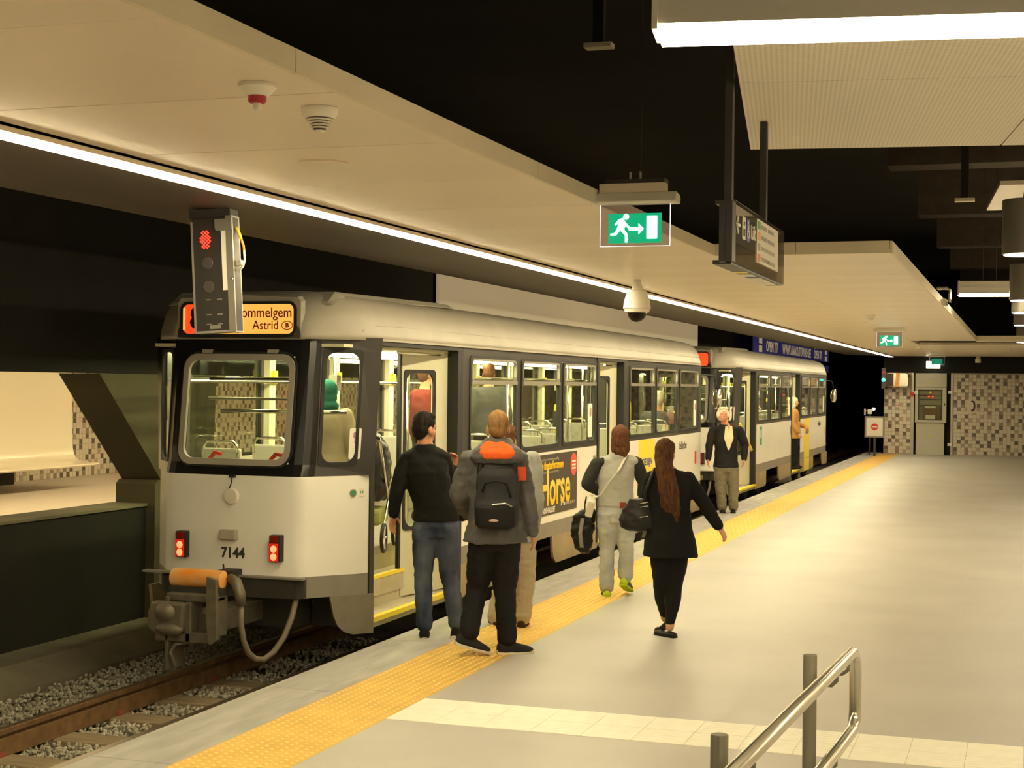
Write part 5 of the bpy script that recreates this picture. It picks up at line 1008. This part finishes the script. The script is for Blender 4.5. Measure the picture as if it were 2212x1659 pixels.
for sx in (-1, 1):
    st_ = MB(); P = [(sx*.11, ch.y-.20, pe.z+.30), (sx*.135, ch.y-.185, ch.z-.05), (sx*.13, ch.y-.155, ch.z+.10), (sx*.115, ch.y-.09, ch.z+.20), (sx*.10, ch.y+.0, ch.z+.215), (sx*.10, ch.y+.10, ch.z+.15)]
    st_.tube(P, [.010, .018, .020, .020, .018, .016], 8); st_.build('strap', cloth('backpack_black', 0), Bk, smooth='all')
MB().tube([(-.10, ch.y-.235, ch.z-.06), (-.08, ch.y-.245, ch.z+.0), (0, ch.y-.25, ch.z+.02), (.08, ch.y-.245, ch.z+.0), (.11, ch.y-.235, ch.z-.10)], .008, 6).build('piping', cloth('backpack_black', 0), Bk, smooth='all')

# ---- C: man mostly hidden in front of B
C_, jC, sC, hpC = person('person in pale grey jacket and beige trousers half hidden behind the backpack wearer', foot_root(1108, 1353), .25, 1.78,
    dict(pelvis=(1110, 1165), chest=(1108, 1055), neck=(1098, 985), head=(1093, 950), shL=(1060, 1005), shR=(1150, 990), elL=(1040, 1085, .1), elR=(1158, 1080), wrL=(1045, 1140, .2), wrR=(1150, 1150, .08), hipL=(1090, 1178), hipR=(1130, 1178), knL=(1088, 1262), knR=(1136, 1262), anL=(1070, 1335, .1), anR=(1128, 1337), footL=(.3, 0), footR=(-.1, 0)),
    dict(mat=cloth('jacket_pale', (.36, .37, .34)), off=.03, hem=-.02, fold=.010, collar=.03), dict(mat=cloth('trousers_beige', (.46, .39, .27)), off=.018, hem=.078, fold=.011), dict(mat=cloth('shoe_brown', (.055, .022, .012)), sole=cloth('sole_dark', (.03, .02, .015))), ('short', H_BROWN))
hbg = thing('shoulder_bag', (jC['pelvis'].x, 0, 0), 'dark round shoulder bag hanging between the sweater man and backpack man', 'bag'); hbg.location = pix(1000, 1085, cam_depth(C_.location)-.1)
hm_ = MB().ell((0, 0, 0), (.10, .05, .16)); remeshed('bag_body', hm_, .010, cloth('bag_brown', (.022, .014, .010)), hbg, 1, .008, (12, 12, 12)); MB().tube([(-.02, 0, .14), (.02, .0, .30), (.10, .02, .42)], .009, 6).build('strap', cloth('bag_brown', 0), hbg)

# ---- D: man in grey raglan top with white bag
D, jD, sD, hpD = person('brown haired man in grey raglan top and light jeans walking away', foot_root(1328, 1287), .20, 1.72,
    dict(pelvis=(1330, 1100), chest=(1330, 1030), neck=(1337, 976), head=(1341, 946), shL=(1290, 1000), shR=(1374, 998, .02), elL=(1268, 1045, -.02), elR=(1392, 1045, .10), wrL=(1298, 1066, .10), wrR=(1384, 1068, .20),
         hipL=(1312, 1112), hipR=(1350, 1112), knL=(1311, 1190, .02), knR=(1352, 1188, .02), anL=(1310, 1270), anR=(1352, 1248, .05), footL=(.15, -.05), footR=(-.25, -.35)),
    dict(mat=cloth('raglan_grey', (.36, .36, .33), c2=(.42, .41, .37), vscale=30, stretch=(1, 1, 5)), sleeves=cloth('sleeve_charcoal', (.032, .031, .030)), off=.018, hem=.03, name='raglan_body', fold=.007, cuff=.92), dict(mat=JLIGHT, off=.018, hem=.078, fold=.010), dict(mat=cloth('trainer_grey', (.10, .095, .085)), sole=cloth('sole_lime', (.42, .56, .03)), heel=cloth('sole_lime', 0)), ('bob', H_BROWN), head_yaw=-.1, curl=(.7, 1.0))
MB().box((.075, -.135, jD['pelvis'].z+.05), (.06, .012, .055), rz=.2).build('belt_patch', cloth('leather_patch', (.22, .050, .025)), D, bevel=.003)
cb_ = thing('crossbody_bag', D.location, 'small white crossbody bag on long strap over the grey raglan top', 'bag', rz=D.rotation_euler[2])
ch, pe = jD['chest'], jD['pelvis']; sh_ = jD['shR']
bx0 = Vector((-.235, -.06, pe.z+.03))
P = [(sh_.x-.085, .04, sh_.z+.065), (sh_.x-.095, -.06, sh_.z+.055), (.03, -.150, ch.z+.07), (-.06, -.155, ch.z-.04), (-.15, -.13, pe.z+.13), (bx0.x+.02, bx0.y-.01, bx0.z+.09)]
MB().loft([[Vector(p)+Vector(q) for q in ((-.016, 0, -.010), (.016, 0, .010), (.016, -.006, .010), (-.016, -.006, -.010))] for p in P]).build('strap', cloth('strap_white', (.68, .64, .54)), cb_)
MB().box(bx0, (.07, .17, .17), rot=Matrix.Rotation(.35, 3, 'X')@Matrix.Rotation(.25, 3, 'Y')).build('bag_body', cloth('bag_white', (.70, .66, .56), rough=.5), cb_, bevel=.015)
MB().tube([bx0+Vector(q) for q in ((-.04, -.02, .09), (-.05, -.04, .04), (-.05, -.07, -.03))], .007, 6).tube([bx0+Vector(q) for q in ((-.045, .02, .08), (-.05, .02, .02))], .007, 6).build('dark_tabs', cloth('backpack_black', 0), cb_)
cj = thing('carried_jacket', D.location, 'black puffy jacket carried over the white bag beside light jeans', 'jacket', rz=D.rotation_euler[2])
q = MB(); q.loft(rngs([((-.30, -.02, pe.z-.42), .045, .05), ((-.31, -.02, pe.z-.36), .085, .085), ((-.315, -.02, pe.z-.18), .115, .10), ((-.285, -.03, pe.z-.05), .10, .085), ((-.26, -.04, pe.z+.0), .05, .05)], 18)); remeshed('jacket_body', q, .010, cloth('puffer_black', (.012, .012, .013), rough=.5), cj, 1, .022, (10, 10, 15))
MB().loft([[Vector(p)+Vector(o) for o in ((-.018, 0, 0), (.018, 0, 0), (.018, -.008, 0), (-.018, -.008, 0))] for p in ((-.31, -.118, pe.z-.36), (-.325, -.142, pe.z-.22), (-.305, -.125, pe.z-.08))]).build('grey_stripe', cloth('stripe_grey', (.22, .21, .20)), cj)
cn_ = thing('drink_can', (0, 0, 0), 'small red and silver drink can in the hand of the raglan man', 'can'); cn_.location = pix(1384, 1052, cam_depth(D.location)+.22)
MB().lathe([(.026, -.055), (.032, -.048), (.032, .0), (.032, .002)], 16).build('silver_body', 'chrome', cn_, smooth=True); MB().lathe([(.0322, .0), (.0322, .045), (.026, .055), (.024, .053)], 16).build('red_top', 'red', cn_, smooth=True)

# ---- E: woman in black coat
E_, jE, sE, hpE = person('woman in long black coat and leggings with loose brown hair walking fast', foot_root(1440, 1376), .02, 1.62,
    dict(pelvis=(1447, 1160), chest=(1448, 1060), neck=(1440, 1010), head=(1438, 978), shL=(1408, 1030), shR=(1486, 1032, .0), elL=(1398, 1085, .10), elR=(1524, 1092, -.02), wrL=(1412, 1118, .25), wrR=(1553, 1138, -.03),
         hipL=(1430, 1180), hipR=(1464, 1180), knL=(1430, 1262, .05), knR=(1456, 1258, .03), anL=(1436, 1335, .25), anR=(1447, 1355), footL=(.9, -.5), footR=(.95, 0)),
    dict(mat=cloth('coat_black', (.0085, .008, .008)), off=.022, hem=-.17, flare=.055, fold=.008, name='coat', collar=.0), dict(mat=cloth('leggings_black', (.010, .009, .009)), off=.022, hem=.040, len=.92, fold=.004), dict(mat=cloth('flats_black', (.012, .011, .011), rough=.4), low=.55), ('long', H_DARKBROWN), head_yaw=-.15, head_pitch=-.1, curl=(.6, .55))
wbg = thing('handbag', E_.location, 'black leather handbag with metal rings under the arm of the coat wearer', 'handbag')
cE, eE = jE['chest'], jE['pelvis']; R2 = Matrix.Rotation(.02, 3, 'Z')
q = MB(); q.loft([[Vector((-.23+x*w_, -.02+y*d_, z)) for x, y in rrect(2, 2, .8, 5)] for z, w_, d_ in ((eE.z+.04, .09, .05), (eE.z+.07, .155, .085), (eE.z+.13, .165, .085), (eE.z+.21, .13, .06), (eE.z+.30, .08, .04))]); remeshed('bag_body', q, .010, cloth('leather_black', (.020, .019, .017), rough=.45), wbg, 2, .010, (11, 11, 11))
MB().tube([(-.17, -.09, eE.z+.27), (-.15, -.155, cE.z), (-.115, -.145, cE.z+.09), (-.10, -.06, cE.z+.175), (-.11, .04, cE.z+.15)], .013, 8).build('strap', cloth('leather_black', 0), wbg, smooth='all')
for z in (.24, .27, .16): MB().tube([(-.20+.0*z, -.115, eE.z+z), (-.13, -.125, eE.z+z+.012)], .004, 6).build('metal_ring', 'chrome', wbg)

# ---- F: elderly man facing the camera at the second car
F_, jF, sF, hpF = person('elderly white haired man in dark jacket and grey trousers beside the second tram', foot_root(1571, 1107), math.pi+.25, 1.76,
    dict(pelvis=(1568, 1003), chest=(1568, 955), neck=(1566, 917), head=(1562, 896, -.06), shR=(1540, 928), shL=(1597, 926), elR=(1532, 965, -.03), elL=(1610, 962, .0), wrR=(1530, 992, -.10), wrL=(1607, 992, -.08),
         hipR=(1557, 1010), hipL=(1581, 1010), knR=(1556, 1050), knL=(1584, 1051), anR=(1560, 1098), anL=(1584, 1097), footR=(.12, 0), footL=(-.10, 0)),
    dict(mat=cloth('jacket_navy', (.016, .015, .017)), off=.022, hem=-.05, flare=.02, fold=.008, cuff=.95), dict(mat=cloth('trousers_grey', (.21, .19, .14)), off=.028, hem=.082, fold=.010), dict(mat=cloth('shoe_black', 0), sole=cloth('sole_dark', 0)), ('wavy', H_WHITE), 'skinred', head_yaw=.1, head_pitch=-.15, curl=(.45, .45))
cF = jF['chest']; q = MB(); q.loft([[Vector(p) for p in r_] for r_ in ([(-.055, .135, jF['neck'].z-.03), (.055, .135, jF['neck'].z-.03), (.05, .06, jF['neck'].z-.02), (-.05, .06, jF['neck'].z-.02)], [(-.075, .165, cF.z+.07), (.075, .165, cF.z+.07), (.07, .08, cF.z+.07), (-.07, .08, cF.z+.07)], [(-.012, .168, cF.z-.12), (.012, .168, cF.z-.12), (.01, .10, cF.z-.12), (-.01, .10, cF.z-.12)])]); q.build('shirt_front', cloth('shirt_cream', (.64, .57, .38)), F_, bevel=.004)
MB().prism([(-.022, jF['neck'].z-.005), (.022, jF['neck'].z-.005), (0, jF['neck'].z-.10)], 'Y', .10, .147).build('bare_throat', 'skinred', F_)
# ---- G: person in tan coat getting off the second car
person('person in tan coat stepping out of the middle door of the second tram', (-5.02, 35.35, .125), -1.2, 1.66, dict(elL=(-.22, .10, 1.15), wrL=(-.20, .30, 1.05), elR=(.23, -.08, 1.14), wrR=(.26, .06, .9), knL=(-.09, .12, .52), anL=(-.10, .06, .12), hipL=(-.09, 0, .92)),
    dict(mat=cloth('coat_tan', (.42, .22, .07)), off=.032, hem=-.20, flare=.04, name='coat'), dict(mat=cloth('trousers_black', 0), off=.015), dict(mat=cloth('shoe_black', 0)), ('bob', H_WHITE), fine=False)
# ---- passengers inside the cars
FZ = .55
person('short passenger with green headscarf and beige coat standing in the tram rear', (-5.42, 11.42, FZ), .3, 1.47, dict(), dict(mat=cloth('coat_beige', (.50, .42, .28)), off=.035, hem=-.15, flare=.04, name='coat'), dict(mat=cloth('trousers_black', 0)), dict(mat=cloth('shoe_black', 0)), ('scarf', cloth('scarf_green', (.014, .13, .10))), fine=False)
person('passenger in dark red jacket standing by the first side window', (-6.05, 15.15, FZ), -.6, 1.66, dict(), dict(mat=cloth('jacket_red', (.24, .040, .035)), off=.03), dict(mat=cloth('trousers_black', 0)), dict(mat=cloth('shoe_black', 0)), ('short', H_BROWN), fine=False)
person('passenger in dark grey coat standing by the third side window', (-6.2, 17.6, FZ), .4, 1.70, dict(), dict(mat=cloth('coat_grey', (.10, .10, .10)), off=.03, hem=-.1), dict(mat=cloth('trousers_black', 0)), dict(mat=cloth('shoe_black', 0)), ('short', H_BROWN), fine=False)
def seated(): return dict(pelvis=(0, 0, .55), chest=(0, .0, .86), neck=(0, .0, 1.06), head=(0, .03, 1.23), shL=(-.185, 0, 1.0), shR=(.185, 0, 1.0), elL=(-.23, .05, .74), elR=(.23, .05, .74), wrL=(-.15, .28, .66), wrR=(.15, .28, .66), hipL=(-.09, .02, .52), hipR=(.09, .02, .52), knL=(-.11, .42, .52), knR=(.11, .42, .52), anL=(-.11, .40, .11), anR=(.11, .40, .11))
person('grey haired passenger in dark jacket seated by the last side window', (-5.28, 22.78, FZ), 0, 1.80, seated(), dict(mat=cloth('coat_grey', 0), off=.03), dict(mat=cloth('trousers_grey', 0)), dict(mat=cloth('shoe_black', 0)), ('short', H_WHITE), fine=False)
person('dark haired passenger in dark green jacket standing in the second tram doorway', (-5.75, 29.35, FZ), -.4, 1.76, dict(), dict(mat=cloth('jacket_green', (.030, .036, .022)), off=.03), dict(mat=cloth('trousers_black', 0)), dict(mat=cloth('shoe_black', 0)), ('short', H_BLACK), fine=False)
person('passenger in black coat behind the first windows of the second tram', (-5.6, 31.3, FZ), -.8, 1.74, dict(), dict(mat=cloth('sweater_black', 0), off=.03, hem=-.1), dict(mat=cloth('trousers_black', 0)), dict(mat=cloth('shoe_black', 0)), ('short', H_BROWN), fine=False)

# ---- pram in the doorway
pr = thing('pram', (-5.45, 12.25, FZ), 'black covered pram with spoked wheels standing inside the open tram door', 'pram', rz=.25)
q = MB(); q.loft([[Vector((.0+x*w_, yo+y*d_, z)) for x, y in rrect(2, 2, .8, 5)] for z, w_, d_, yo in ((.42, .16, .24, .05), (.55, .20, .33, .05), (.75, .21, .36, .02), (.90, .19, .30, -.06), (.99, .15, .20, -.10), (1.03, .08, .10, -.12))]); remeshed('rain_cover', q, .014, cloth('pram_black', (.020, .019, .016), rough=.4), pr, 1, .022, (7, 7, 8))
for x in (-.20, .20):
    MB().tube([(x, -.30, .12), (x, .05, .45), (x, .40, .62)], .012, 8).tube([(x, .32, .12), (x, .02, .45), (x, -.48, .98)], .012, 8).build('frame_tube', 'chrome', pr, smooth='all')
    for y in (-.30, .32):
        wv = thing_ = MB().tube([(x*1.08, y+.115*math.cos(a), .125+.115*math.sin(a)) for a in [2*math.pi*i/24 for i in range(24)]], .016, 8, closed=True).build('wheel', 'rubber', pr, smooth='all')
        sp_ = MB()
        for i in range(5): sp_.tube([(x*1.08, y, .125), (x*1.08, y+.105*math.cos(i*1.257), .125+.105*math.sin(i*1.257))], .012, 6)
        sp_.build('spokes', 'plastic', wv)
MB().tube([(-.20, -.48, .98), (-.12, -.54, 1.02), (.12, -.54, 1.02), (.20, -.48, .98)], .014, 8).build('push_bar', 'rubber', pr, smooth='all'); MB().bb(-.17, .17, -.22, .24, .22, .36).build('basket', cloth('basket_lime', (.30, .33, .10)), pr, bevel=.03)
